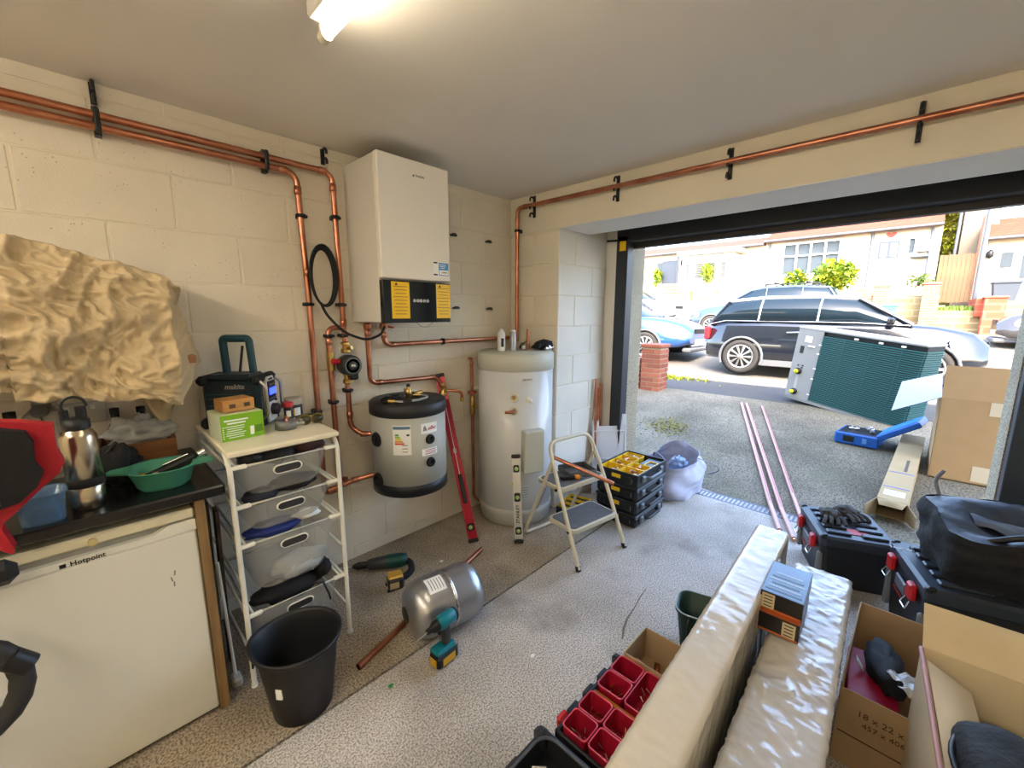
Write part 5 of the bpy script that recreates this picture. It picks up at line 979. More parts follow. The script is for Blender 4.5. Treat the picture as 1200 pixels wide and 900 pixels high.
M_lvs = mat('level_silver', (196, 196, 192), .35, .5); ls = level('silver_spirit_level', 'aluminium spirit level leaning on the hot water cylinder', (-.565, -.627, .004), (-.478, -.512, .57), .056, .024, M_lvs, M_black, ((.08, 0), (.30, 1), (.49, 0)), (-.73, -.69, 0))
lettering('STANLEY', .03, M_ink, ls, T(-.0065, 0, .19) @ Matrix(((0, 0, -1, 0), (0, 1, 0, 0), (1, 0, 0, 0), (0, 0, 0, 1))), bold=.0006)
# ---------------------------------------------------------------- step ladder
SL = thing('step_ladder', 'cream metal two-step folding ladder with grey rubber treads', 'ladder', (-.33, -1.125, 0), -9); M_sl = mat('ladder_cream', (206, 198, 174), .4)
hw = .215
MB().tube(fillet([(-hw, 0, .012), (-hw+.012, .215, .50), (-hw+.03, .32, .715), (hw-.03, .32, .715), (hw-.012, .215, .50), (hw, 0, .012)], .075, 8), .0125, 10).build('front_frame', M_sl, SL)
MB().tube(fillet([(-hw+.02, .27, .60), (-hw+.005, .52, .014), (hw-.005, .52, .014), (hw-.02, .27, .60)], .04, 6), .0115, 10).build('rear_frame', M_sl, SL)
for e in (-1, 1): MB().cyl((e*hw, 0, 0), (e*(hw-.001), .012, .03), .016, 10).build('foot', M_rubber, SL); MB().tube([(e*(hw-.02), .30, .46), (e*(hw-.012), .40, .24)], .004, 6).build('stay', M_steel, SL)
for y, z, d, nm in ((.06, .225, .235, 'lower'), (.175, .455, .235, 'upper')):
    st = MB(); st.loft([[(x*.995, yy, -.028) for x, yy in rrect(.40, d, .035)], [(x, yy, -.026) for x, yy in rrect(.405, d+.004, .035)], [(x, yy, 0) for x, yy in rrect(.405, d+.004, .035)]], M=T(0, y+d/2, z)); o = st.build('step', M_sl, SL, nm+' step')
    MB().prism(rrect(.375, d-.03, .025), .004, T(0, y+d/2, z)).build('tread', mat('tread_grey', (104, 104, 106), .85, var=.2, vs=30), o)
    for e in (-1, 1): MB().cyl((e*.20, y+.03, z-.014), (e*.225, y+.03, z-.014), .009, 8).build('pivot', M_black, o)
zs_ = .461
def lad(x, y, z): return SL.matrix_basis @ Vector((x, y, z))
o = thing('metal_tray', 'dark grey metal tray on the top ladder step', 'tray', M=T(*lad(.06, .30, zs_)) @ RZ(-25)); M_tg = mat('tray_grey', (92, 92, 88), .5, .3); MB().box((0, 0, .003), (.20, .16, .004)).build('base', M_tg, o)
for e in (-1, 1): MB().box((e*.10, 0, .02), (.004, .16, .036), ch=.001).build('rim', M_tg, o); MB().box((0, e*.08, .02), (.20, .004, .036), ch=.001).build('rim', M_tg, o)
o = thing('trimming_knife', 'black knife with an orange end on the top ladder step', 'knife', M=T(*lad(-.05, .235, zs_)) @ RZ(-35)); MB().box((-.03, 0, .014), (.10, .03, .024), ch=.006).build('handle', M_black, o); MB().box((.035, 0, .014), (.035, .032, .026), ch=.006).build('end_cap', mat('orange_plastic', (226, 140, 30), .4), o); MB().box((.062, 0, .012), (.03, .018, .004)).build('blade', M_steel, o)
_a = lad(-.11, .36, zs_+.13); _b = lad(.10, .02, zs_+.005)
solo(MB().tube([_a, _b], .0125, 12), 'copper_pipe_length', M_copper, 'short dull copper pipe lying across the top ladder step', 'pipe')
# ---------------------------------------------------------------- organiser cases
M_case = mat('case_black', (30, 32, 34), .45); M_caseg = mat('case_grey_edge', (96, 104, 110), .4)
def case(label, z, h, openlid=False):
    o = thing('organiser_case', label, 'case', (.365, -.935, z), group='stacked black organiser cases')
    q = MB()
    if openlid:
        for e in (-1, 1): q.box((e*.228, 0, h/2), (.008, .33, h), ch=.002); q.box((0, e*.162, h/2), (.46, .008, h), ch=.002)
        q.box((0, 0, .004), (.46, .33, .008))
    else: q.box((0, 0, h/2-.008), (.46, .33, h-.018), ch=.014); q.box((0, 0, h-.012), (.47, .34, .02), ch=.008)
    q.build('body', M_case, o)
    for y in (-.1, .1): MB().box((-.236, y, h*.5), (.012, .05, h*.55), ch=.004).build('latch', M_case, o)
    MB().box((-.235, .0, h*.62), (.008, .07, .028), ch=.003).build('yellow_badge', M_yel, o)
    for x in (-.15, .13): MB().box((x, -.172, h*.55), (.05, .022, .05), ch=.008).build('latch', M_caseg, o)
    MB().tube(fillet([(-.11, -.165, h*.55), (-.10, -.20, h*.55), (.08, -.20, h*.55), (.09, -.165, h*.55)], .02), .011, 8).build('handle', M_caseg if openlid else M_case, o)
    MB().box((-.237, -.11, h*.5), (.002, .035, .03)).build('label_plate', mat('plate_grey', (150, 152, 150), .4), o)
    return o
case('black organiser case at the bottom of the stack', 0, .10); case('black organiser case second from the bottom of the stack', .101, .10); case('black organiser case third from the bottom of the stack with yellow badge', .202, .10)
TC = case('open organiser case with yellow bins on top of the stack', .303, .10, True)
M_yb = mat('bin_yellow', (232, 186, 20), .45)
def bin_(parent, x0, x1, y0, y1, z0, h, m_, name='bin', t=.004, r=.012):
    w, d = x1-x0, y1-y0; cx, cy = (x0+x1)/2, (y0+y1)/2
    def rr(ins, z): return [(cx+x, cy+y, z) for x, y in rrect(w-2*ins, d-2*ins, r, 3)]
    return MB().loft([rr(.006, z0), rr(0, z0+h-.002), rr(-.001, z0+h), rr(t, z0+h), rr(t+.005, z0+.004)], smooth=False).build(name, m_, parent)
bx = [(-.218, -.09), (-.086, .02), (.024, .13)]
for k, (x0, x1) in enumerate(bx):
    for y0, y1 in ((-.15, -.003), (.003, .152)):
        if k == 2 and y0 < 0: continue
        bin_(TC, x0, x1, y0, y1, .008, .085, M_yb)
bin_(TC, .134, .216, .003, .152, .008, .085, M_yb); bin_(TC, -.218+.242, .13, -.15, -.08, .008, .085, M_yb)
MB().box((.13, -.09, .06), (.17, .12, .05), ch=.01).build('grip_well', M_case, TC)
rn = random.Random(3); n_ = 0
names = ['back left', 'front left', 'back middle', 'front middle', 'back right', 'far right']
for bi, (cx, cy) in enumerate(((-.155, .07), (-.155, -.08), (-.035, .07), (-.035, -.08), (.075, .07), (.172, .07))):
    for k in range(2):
        a = rn.uniform(0, 6.3); o = thing('pipe_fitting', ('white fitting with copper collar in the %s yellow bin', 'copper fitting with white collar in the %s yellow bin')[k] % names[bi], 'fitting', (.365+cx+rn.uniform(-.03, .03), -.935+cy+rn.uniform(-.03, .03), .303+.052+.012*k), math.degrees(a), group='pipe fittings in the yellow bins')
        MB().cyl((-.018, 0, .012), (.018, 0, .012), .012, 10).build('barrel', M_copper if k % 2 else M_white, o); MB().lathe([(.014, 0), (.014, .008), (.010, .008), (.010, 0)], 10, dirm((.018, 0, .012), (1, 0, 0))).build('collar', M_white if k % 2 else M_copper, o)
# loose yellow case lid below / bin tray by the ladder
o = thing('spare_bin_tray', 'clear lidded tray with yellow bins on the floor behind the ladder', 'tray', (.08, -.62, 0), 10); MB().box((0, 0, .03), (.26, .2, .06), ch=.008).build('body', M_case, o)
for k in range(3): bin_(o, -.12+.08*k, -.045+.08*k, -.09, .09, .045, .03, M_yb)
# rubble bag
RBG = thing('rubble_bag', 'white woven rubble bag with grey handles slumped at the threshold', 'bag', (1.0, -.935, 0), -10); M_bag = mat('woven_white', (176, 178, 196), .65, bump=.25, bs=30)
def bagf(u, v):
    a = 2*pi*u; s_ = math.sin(a); c_ = math.cos(a); k = max(abs(c_), abs(s_)); rx, ry = .27*(.75+.25/k), .25*(.75+.25/k)
    h = .27+.09*math.sin(a+2.2)+.04*math.sin(2*a+1); w = v; fl = .88+.16*math.sin(min(1, w*1.15)*pi)*.9-.18*max(0, w-.75)
    n1 = noise.noise(Vector((c_*1.6, s_*1.6, w*2.2)))*.05+(1-abs(noise.noise(Vector((c_*3, s_*3, w*4+3)))))*.03
    return ((rx*fl+n1)*c_, (ry*fl+n1)*s_, max(.002, h*w))
MB().sheet(bagf, 60, 26, -.002).build('sack', M_bag, RBG); MB().lathe([(0, .012), (.2, .012), (.2, .004)], 24).build('base', M_bag, RBG)
M_strap = mat('strap_grey', (110, 112, 118), .6)
MB().tube(fillet([(.14, -.20, .30), (.22, -.32, .26), (.27, -.34, .20), (.21, -.26, .16)], .05), .009, 6, flat=.3).build('handle', M_strap, RBG); MB().tube(fillet([(-.17, .02, .33), (-.20, -.02, .38), (-.22, -.10, .36), (-.20, -.12, .31)], .05), .009, 6, flat=.3).build('handle', M_strap, RBG)
q = MB(); q.grid(crumple((0, 0, .06), .07, .06, .06, 9, .6, 3), 28, 18); solo(q, 'blue_wrapper', mat('wrapper_blue', (150, 176, 210), .25, trans=.3), 'crumpled blue tinted plastic wrapper in the rubble bag', 'wrapper', (1.03, -1.03, .17))
o = thing('clear_plastic_sheet', 'clear plastic organiser cover leaning against the reveal', 'cover', M=T(.555, -.635, 0) @ RZ(-40) @ RX(-5)); M_clr = mat('clear_plastic', (236, 240, 248), .2, alpha=.6)
MB().prism([(-.15, .0), (.15, 0), (.15, .68), (.085, .68), (.085, .58), (-.09, .58), (-.09, .63), (-.15, .63)][::-1], .006, FY).build('sheet', M_clr, o)
for x in (-.14, .14): MB().box((x, -.008, .3), (.012, .012, .58)).build('rib', M_clr, o)
for z in (.05, .3, .54): MB().box((0, -.008, z), (.28, .012, .012)).build('rib', M_clr, o)
for k, (x, h) in enumerate(((.47, .98), (.505, .90), (.54, .93))):
    solo(MB().tube([(x, -.545, .0), (x+.04, -.502, h)], .0125, 10), 'standing_copper_pipe', M_copper, ['tallest copper pipe leaning in the reveal corner', 'shortest copper pipe leaning in the reveal corner', 'copper pipe leaning right-most in the reveal corner'][k], 'pipe')
# ---------------------------------------------------------------- on the drive
M_pw = mat('pipe_wrap_pink', (196, 152, 144), .35)
for k, (a, b) in enumerate((((3.95, -.73), (.80, -1.85)), ((3.96, -.79), (.74, -1.945)), ((3.94, -.99), (1.10, -1.93)))):
    o = thing('wrapped_pipe', ['left of the paired pink plastic wrapped copper pipes on the drive', 'right of the paired pink plastic wrapped copper pipes on the drive', 'single pale wrapped copper pipe lying apart on the drive'][k], 'pipe', (0, 0, 0), group='wrapped copper pipes lying on the drive'); pa = Vector((a[0], a[1], gz(a[0], 0)+.022)); pb = Vector((b[0], b[1], .022)); pm_ = pa+(pb-pa)*.86; pm_.z = gz(pm_.x, 0)+.022
    MB().tube([pa, pm_, pb], .017 if k < 2 else .014, 10).build('wrap', M_pw, o); MB().tube([pb-(pa-pb).normalized()*.02, pb], .012, 10).build('bare_end', M_copper, o)
    for s_ in (.011, ): MB().tube([pa+Vector((0, 0, .0165)), pm_+Vector((0, 0, .0165))], .003, 5).build('print_stripe', mat('stripe_red', (190, 90, 100), .5), o)
OU = thing('heat_pump_unit', 'grey outdoor heat pump unit showing its teal finned back', 'heat pump', M=T(4.50, -1.13, gz(4.5, 0)+.05) @ RZ(-115) @ RY(6.5)); M_ou = mat('unit_grey', (134, 136, 136), .5); M_fin = mat('fin_teal', (46, 98, 102), .45, .2); UW, UH, UD = 1.40, 1.01, .36
MB().box((UW/2, UD/2+.012, UH/2+.03), (UW, UD-.03, UH-.06), ch=.006).build('casing', mat('unit_inner', (10, 22, 26), .6), OU)
MB().box((.165, .004, UH/2+.02), (.33, .02, UH-.04), ch=.004).build('service_panel', M_ou, OU); MB().box((UW/2, UD/2, UH), (UW+.02, UD+.02, .03), ch=.008).build('top_cover', mat('unit_top', (150, 152, 154), .4), OU); MB().box((UW/2, UD/2, .035), (UW+.01, UD, .05), ch=.006).build('base_frame', M_ou, OU)
MB().box((.006, UD/2, UH/2), (.014, UD, UH-.04)).build('end_panel', M_ou, OU)
fn = MB().box((.33+(UW-.33)/2, -.001, 0), (UW-.33, .026, .011)).box((UW-.001, UD/2, 0), (.026, UD-.03, .011)).mesh('fin'); fn.materials.append(M_fin)
for k in range(36): piece(fn, 'fin', None, OU, T(0, 0, .075+.0245*k))
for x in (.33, .6, .9, 1.2): MB().tube([(x if x > .34 else .335, -.016, .07), (x if x > .34 else .335, -.016, .95)], .003, 5).build('guard_wire', M_ou if x < .34 else M_fin, OU)
for z in (.14, .36, .5, .7, .82): MB().box((.325, -.012, z), (.03, .014, .014)).build('guard_clip', M_white, OU)
for x in (.72, .98, 1.2): MB().box((x, -.006, .965), (.04, .02, .02)).build('guard_clip', M_white, OU)
MB().box((.22, -.014, .78), (.09, .016, .02), ch=.005).build('handle', M_white, OU); MB().box((.10, -.008, .72), (.045, .008, .10)).build('cable_slot', M_black, OU); MB().box((.16, -.008, .87), (.09, .003, .08)).build('paper_label', M_paper, OU)
for x, z in ((.10, .50), (.16, .505), (.155, .475)): MB().cyl((x, -.003, z), (x, -.012, z), .011, 10).build('knockout', M_black, OU)
for z in (.42, .13): 
    v = MB().lathe([(.045, 0), (.045, .02), (.034, .028), (.034, .045)], 18, T(.12, -.006, z) @ FY).build('port', M_black, OU); MB().lathe([(.028, 0), (.028, .02), (0, .022)], 14, T(.12, -.045, z) @ FY, ).build('cap', mat('cap_lime', (206, 214, 30), .4), v, 'yellow green transit cap')
MB().box((.12, -.006, .27), (.04, .006, .24)).build('pipe_cover', mat('unit_pale', (160, 160, 158), .5), OU)
solo(MB().tube(fillet([(0, 0, .01), (-.12, .0, .012), (-.25, -.1, .012), (-.22, -.28, .012), (-.35, -.45, .01)], .1), .018, 6, flat=.25), 'packing_strap', mat('strap_lilac', (150, 140, 150), .5), 'grey packing strap lying on the drive below the heat pump', 'strap', (4.35, -1.30, gz(4.0, 0)-.02))
CBX = thing('large_carton', 'tall brown cardboard carton with white inner flap on the drive', 'carton', (2.55, -2.60, gz(2.6, 0)), 0); CW, CD, CH = .62, .52, .70
for nm, mb in (('front_panel', MB().box((.003, -CW/2, CH/2), (.006, CW, CH))), ('back_panel', MB().box((CD, -CW/2, CH/2), (.006, CW, CH))), ('side_panel', MB().box((CD/2, 0, CH/2), (CD, .006, CH))), ('side_panel', MB().box((CD/2, -CW, CH/2), (CD, .006, CH))), ('bottom_panel', MB().box((CD/2, -CW/2, .004), (CD, CW, .006)))): mb.build(nm, M_card, CBX)
def quad(a, b, c, d, th=.005, n=6):
    A_, B_, C_, D_ = map(Vector, (a, b, c, d))
    return MB().sheet(lambda u, v: (A_*(1-u)+B_*u)*(1-v)+(D_*(1-u)+C_*u)*v+Vector((0, 0, .02*math.sin(pi*v)*math.sin(pi*u))), n, n, th)
quad((0, 0, CH), (0, -CW, CH), (.03, -CW, CH+.27), (.04, .0, CH+.27)).build('front_flap', M_card, CBX, 'brown flap standing up'); quad((.02, 0, CH), (.45, 0, CH+.16), (.40, .26, CH+.06), (.16, .30, CH-.19)).build('side_flap', mat('flap_white', (172, 174, 182), .6), CBX, 'white inner flap folded out to the left')
quad((CD, 0, CH), (CD, -CW, CH), (CD+.25, -CW, CH-.05), (CD+.25, 0, CH-.05)).build('back_flap', M_card, CBX)
MB().box((-.002, -.33, CH-.06), (.001, .10, .11)).build('tape_patch', mat('tape_pale', (196, 186, 166), .3), CBX); MB().box((-.002, -.30, .09), (.001, .11, .13)).build('tape_patch', MATS['tape_pale'], CBX)
BC = thing('blue_tool_case', 'open blue plastic tool case with lid folded back on the drive', 'case', (3.15, -2.08, gz(3.1, 0)), -97); M_bl = mat('case_blue', (22, 84, 168), .4)
q = MB(); q.box((0, .06, .06), (.36, .40, .12), ch=.012); q.build('base', M_bl, BC); MB().box((.0, .06, .118), (.32, .35, .012), ch=.004).build('inlay', M_black, BC)
MB().box((-.06, -.141, .06), (.09, .004, .06)).build('plate', M_black, BC); MB().box((.07, -.143, .06), (.035, .006, .05), ch=.002).build('clasp', mat('case_blue2', (90, 140, 200), .4), BC)
ld = MB().box((.16, .06, .0), (.36, .40, .06), T(.18, 0, .12) @ RY(-36), ch=.012).build('lid', M_bl, BC); MB().box((.16, .06, .031), (.31, .34, .006), T(.18, 0, .12) @ RY(-36), ch=.002).build('lid_lining', mat('case_blue3', (50, 120, 210), .4), ld)
def tcase(x, y): return BC.matrix_basis @ Vector((x, y+.06, .124))
for k, (nm, lab, x, y) in enumerate((('press_jaw', 'curved grey press jaw in the blue tool case', -.06, 0), ('press_tool', 'grey press tool body in the blue tool case', .06, .04), ('steel_fitting', 'steel die at the right in the blue tool case', .10, -.06))):
    o = thing(nm, lab, 'tool', M=T(*tcase(x, y)) @ RZ(20*k))
    if k == 0: MB().tube([(.035*math.cos(t), .035*math.sin(t), .018) for t in [.6+5.0*j/14 for j in range(15)]], .013, 8).build('jaw', M_steel, o); MB().cyl((-.03, 0, 0), (-.03, 0, .02), .012, 10).build('pin', M_chrome, o)
    else: MB().box((0, 0, .02), (.09 if k == 1 else .04, .04, .04), ch=.012).build('body', M_arch, o); MB().cyl((.02, 0, .03), (.03, -.03, .035), .013, 10).build('collar', M_chrome, o)
M_cardo = mat('cardboard_tan', (164, 142, 104), .85, var=.08, vs=8)
LB = thing('long_carton', 'long flat cardboard carton with open end and white label on the drive', 'carton', M=T(1.55, -2.395, gz(1.55, 0)) @ RZ(-3.2) @ RY(-4.6)); LL, LW, LH = 1.75, .165, .14
for nm, mb in (('top_panel', MB().box((LL/2, 0, LH), (LL, LW, .005))), ('bottom_panel', MB().box((LL/2, 0, .004), (LL, LW, .005))), ('side_panel', MB().box((LL/2, LW/2, LH/2), (LL, .005, LH))), ('side_panel', MB().box((LL/2, -LW/2, LH/2), (LL, .005, LH))), ('end_panel', MB().box((LL-.01, 0, LH/2), (.005, LW, LH)))): mb.build(nm, M_cardo, LB)
quad((0, -LW/2, LH), (0, LW/2, LH), (-.07, LW/2-.02, LH-.02), (-.07, -LW/2+.02, LH-.02), .004).build('end_flap', M_cardo, LB); quad((0, LW/2, .01), (0, LW/2, LH), (-.11, LW/2+.05, LH-.03), (-.11, LW/2+.05, .01), .004).build('end_flap', M_cardo, LB); quad((0, -LW/2, .01), (0, -LW/2, LH), (-.10, -LW/2-.06, LH-.04), (-.10, -LW/2-.06, .01), .004).build('end_flap', M_cardo, LB)
MB().box((.14, -.0, LH+.003), (.10, .12, .001)).build('address_label', M_paper, LB); M_bline = mat('print_blue', (60, 80, 150), .5)
for x in (.26, .60): MB().box((x, 0, LH+.003), (.012, LW-.01, .001)).build('print_line', M_bline, LB)
MB().box((.80, -.02, LH+.003), (.30, .02, .001)).build('print_arrow', mat('print_dark', (84, 74, 60), .6), LB)
for k in range(3): MB().box((.11+.03*k, 0, LH+.004), (.006, .09, .0006)).build('print_line', M_bline, LB)
# ---------------------------------------------------------------- foreground: wrapped radiators
def wrap_mat(name, under, foil):
    m = mat(name, under, .5, coat=1.0); n, l, b = nodes_of(m); b.inputs['Coat Roughness'].default_value = .06
    geo = n.new('ShaderNodeNewGeometry'); nz = n.new('ShaderNodeTexNoise'); nz.noise_type = 'RIDGED_MULTIFRACTAL'; nz.inputs['Scale'].default_value = 7 if foil < .5 else 11; nz.inputs['Detail'].default_value = 2.5; nz.inputs['Distortion'].default_value = .8; l.new(geo.outputs['Position'], nz.inputs['Vector'])
    bp = n.new('ShaderNodeBump'); bp.inputs['Strength'].default_value = foil; bp.inputs['Distance'].default_value = .012; l.new(nz.outputs[0], bp.inputs['Height']); l.new(bp.outputs[0], b.inputs['Coat Normal']); l.new(bp.outputs[0], b.inputs['Normal'])
    return m
def wrapped(name, label, M, L, Wd, H, m_, seed, amp):
    o = thing(name, label, 'radiator box', M=M)
    MB().box((-L/2, 0, H/2), (L-.01, Wd-.012, H-.012), ch=.006).build('carton', M_cardl, o)
    def f(u, v):
        # wrap around the cross-section (u) along the length (v)
        x = -L*v; per = [(Wd/2, 0), (Wd/2, H), (-Wd/2, H), (-Wd/2, 0)]; seg = [H, Wd, H]; tot = sum(seg); t = u*tot; k = 0
        while k < 2 and t > seg[k]: t -= seg[k]; k += 1
        a, b = per[k], per[k+1]; w = t/seg[k]; y = a[0]+(b[0]-a[0])*w; z = a[1]+(b[1]-a[1])*w
        nrm = [(1, 0), (0, 1), (-1, 0)][k]; edge = min(w, 1-w)*seg[k]
        d = amp*(.5*(1-abs(noise.noise(Vector((x*14+y*38+seed, z*12+y*30-x*6, seed)))))**5+.5*(1-abs(noise.noise(Vector((x*34-y*40, z*30+y*20, seed+4)))))**5)+.001
        return (x, y+nrm[0]*d, z+nrm[1]*d)
    q = MB(); q.sheet(f, 90, 240, .0008); q.build('shrink_wrap', m_, o)
    def g(u, v):
        y = Wd/2-Wd*u; z = H*v; d = amp*(1-abs(noise.noise(Vector((y*22+seed, z*16, 2)))))**3+.001
        return (d, y, z)
    q = MB(); q.grid(g, 16, 40); q.build('wrap_end', m_, o)
    return o
M_w1 = wrap_mat('wrap_cream', (198, 189, 170), .35); M_w2 = wrap_mat('wrap_foil', (186, 182, 176), 1.0)
wrapped('wrapped_radiator', 'long shrink-wrapped cream radiator carton standing on edge, the taller one', T(-.505, -2.03, 0) @ RZ(1.9), 1.75, .112, .62, M_w1, 1.3, .0035)
wrapped('wrapped_radiator', 'shorter crinkled shrink-wrapped radiator carton with two small boxes on it', T(-.49, -2.212, 0) @ RZ(1.6), 1.6, .178, .50, M_w2, 5.1, .007)
M_lbd = mat('box_print_dark', (28, 26, 26), .35); M_lbl = mat('box_print_blue', (96, 130, 176), .3)
for k, (z, sh, lab) in enumerate(((.512, 0, 'lower black and orange product box on the radiator carton'), (.575, .02, 'upper black and blue product box on the radiator carton'))):
    o = thing('product_box', lab, 'box', (-.915+sh, -2.155, z), 2); MB().box((0, 0, .03), (.21, .115, .06)).build('carton', M_lbd, o)
    MB().box((.0, 0, .0605), (.205, .112, .001)).build('top_print', M_lbl if k else mat('box_orange', (170, 84, 40), .4), o)
    if k:
        for j in range(6): MB().box((-.08+.022*j, 0, .0615), (.010, .10-.012*(j % 3), .001)).build('print_stripe', mat('print_sea%d' % (j % 2), ((60, 84, 110), (150, 170, 190))[j % 2], .3), o)
    MB().box((-.1055, -.03 if not k else .035, .03), (.001, .035, .05)).build('front_label', mat('label_kraft', (190, 176, 140), .5), o)
    for j in range(4): MB().box((-.1062, -.03 if not k else .035, .014+.011*j), (.001, .024, .003)).build('print_line', M_ink, o)
    MB().box((-.1055, 0, .004), (.001, .112, .007)).build('orange_band', MATS.get('box_orange') or mat('box_orange', (170, 84, 40), .4), o)
# ---------------------------------------------------------------- red bin organiser
M_pk = mat('packout_black', (30, 32, 36), .5); M_bin = mat('bin_red', (158, 18, 44), .4); M_binl = mat('bin_rim', (206, 70, 92), .4)
OG = thing('red_bin_organiser', 'open black organiser full of red bins beside the wrapped radiator', 'organiser', (-1.245, -1.80, 0)); OH = .115
q = MB(); q.box((0, 0, .02), (.44, .34, .04), ch=.006)
for e in (-1, 1): q.box((e*.214, 0, .06), (.012, .34, .09), ch=.003); q.box((0, e*.163, .06), (.44, .014, .09), ch=.003)
q.build('base_tray', M_pk, OG)
for x in (.10, .0, -.10): MB().box((x, .178, .085), (.06, .02, .03), ch=.005).build('rib', M_pk, OG)
MB().box((.20, .172, .09), (.04, .035, .05), ch=.012).build('corner_post', M_pk, OG); MB().box((-.15, .188, .075), (.05, .026, .045), ch=.008).build('red_latch', M_red, OG)
bn = [(.108, .20, .045, .152), (.012, .104, .045, .152), (.012, .20, -.075, .04), (-.115, -.022, .055, .152), (-.208, -.119, .055, .152), (-.115, -.022, -.045, .05), (-.208, -.119, -.045, .05), (-.115, -.022, -.145, -.05), (-.208, -.119, -.145, -.05), (.012, .20, -.15, -.08)]
rn = random.Random(11)
for x0, x1, y0, y1 in bn:
    b_ = bin_(OG, x0, x1, y0, y1, .045, .085, M_bin, t=.003, r=.014); q = MB(); cx, cy = (x0+x1)/2, (y0+y1)/2
    q.tube([(cx+x, cy+y, .130) for x, y in rrect(x1-x0-.004, y1-y0-.004, .014, 3)], .0026, 6, closed=True); q.build('rim', M_binl, b_)
MB().box((-.005, .03, .085), (.018, .24, .06), ch=.003).build('amber_divider', mat('amber', (176, 110, 20), .4), OG)
for bi, (x0, x1, y0, y1) in enumerate(bn[:7]):
    q = MB(); nm = ['far left', 'second left', 'large', 'third left', 'near left', 'third right', 'near right'][bi]
    if bi == 0: continue
    for k in range(16): cx, cy = rn.uniform(x0+.018, x1-.018), rn.uniform(y0+.018, y1-.018); a = rn.uniform(0, 6.3); q.tube([(cx, cy, .052+.002*k), (cx+.028*math.cos(a)*.6, cy+.028*math.sin(a)*.6, .058+.002*k+rn.uniform(0, .012))], .0016, 5)
    o = q.build('loose_screws', M_brass if bi % 2 else M_steel); o.location = (-1.245, -1.80, 0); tag(o, 'loose heap of small screws in the %s red bin' % nm, 'screws', kind='stuff')
OG2 = thing('black_tool_case', 'open black tool case at the bottom edge next to the red bins', 'case', (-1.72, -1.80, 0)); q = MB(); q.box((0, 0, .03), (.42, .36, .06), ch=.006)
for e in (-1, 1): q.box((e*.20, 0, .09), (.016, .36, .12), ch=.004); q.box((0, e*.172, .09), (.42, .016, .12), ch=.004)
q.build('body', M_pk, OG2); MB().tube([(x, y, .150) for x, y in rrect(.39, .33, .05, 4)], .006, 6, closed=True).build('seal', mat('seal_grey', (70, 74, 80), .5), OG2); MB().box((.19, .176, .12), (.05, .05, .07), ch=.016).build('corner_post', M_pk, OG2)
for x in (.06, -.04): MB().box((x, .186, .115), (.06, .02, .03), ch=.005).build('rib', M_pk, OG2)
o = thing('paint_scraper', 'scraper with red handle lying in the black tool case', 'tool', (-1.655, -1.72, .065), 40); MB().box((.04, 0, .05), (.07, .05, .012), RY(-15), ch=.003).build('blade', M_steel, o); MB().box((-.02, 0, .035), (.06, .055, .03), RY(-15), ch=.01).build('handle', M_red, o)
o = thing('steel_rule', 'pale steel rule lying in the black tool case', 'ruler', (-1.70, -1.78, .065), -35); MB().box((0, 0, .04), (.13, .026, .004)).build('blade', M_white, o); MB().box((-.05, 0, .043), (.02, .028, .004)).build('stop', M_brass, o)
# small carton with copper offcuts, green bucket
SCN = thing('small_carton', 'open cardboard tray of copper offcuts beside the red bins', 'carton', (-.945, -1.79, 0)); cw, cd, chh = .19, .26, .145
for nm, mb in (('side_panel', MB().box((0, cd/2, chh/2), (cw, .004, chh))), ('side_panel', MB().box((0, -cd/2, chh/2), (cw, .004, chh))), ('end_panel', MB().box((cw/2, 0, chh/2), (.004, cd, chh))), ('end_panel', MB().box((-cw/2, 0, chh/2), (.004, cd, chh))), ('bottom_panel', MB().box((0, 0, .004), (cw, cd, .004)))): mb.build(nm, M_card, SCN)
MB().box((0, cd/2+.003, chh/2), (cw-.002, .002, chh-.002)).build('printed_side', mat('print_lime', (190, 206, 90), .5), SCN)
for k, (x, y, a) in enumerate(((.02, .04, 20), (-.03, -.02, -15), (.03, -.06, 50), (-.04, .06, 80))):
    q = MB().tube([(-.05, 0, .014), (.05, 0, .014)], .012, 10); solo(q, 'copper_offcut', M_copper, ['long copper offcut nearest the floor side of the small carton', 'copper offcut in the middle of the small carton', 'copper offcut by the radiator side of the small carton', 'copper offcut at the near end of the small carton'][k], 'offcut', (-.945+x, -1.79+y, .008+.018*k), a)
GBK = thing('green_bucket', 'dark green small bucket with wire handle behind the wrapped radiator', 'bucket', (-.62, -1.80, 0), 15); M_gb = mat('bucket_green', (18, 52, 42), .5)
def sq(w, r, z): return ring3(rrect(w, w, r, 5), z)
MB().loft([sq(.13, .04, 0), sq(.175, .05, .185), sq(.19, .055, .188), sq(.19, .055, .198), sq(.172, .05, .198), sq(.13, .04, .008)]).build('body', M_gb, GBK); MB().tube([(x, y, .199) for x, y in rrect(.186, .186, .054, 5)], .003, 6, closed=True).build('rim', mat('rim_pale', (150, 160, 160), .4), GBK)
MB().tube(fillet([(-.098, .03, .19), (-.125, .035, .12), (-.12, .0, .06), (-.10, -.04, .19)], .03), .005, 6).build('handle', M_black, GBK)
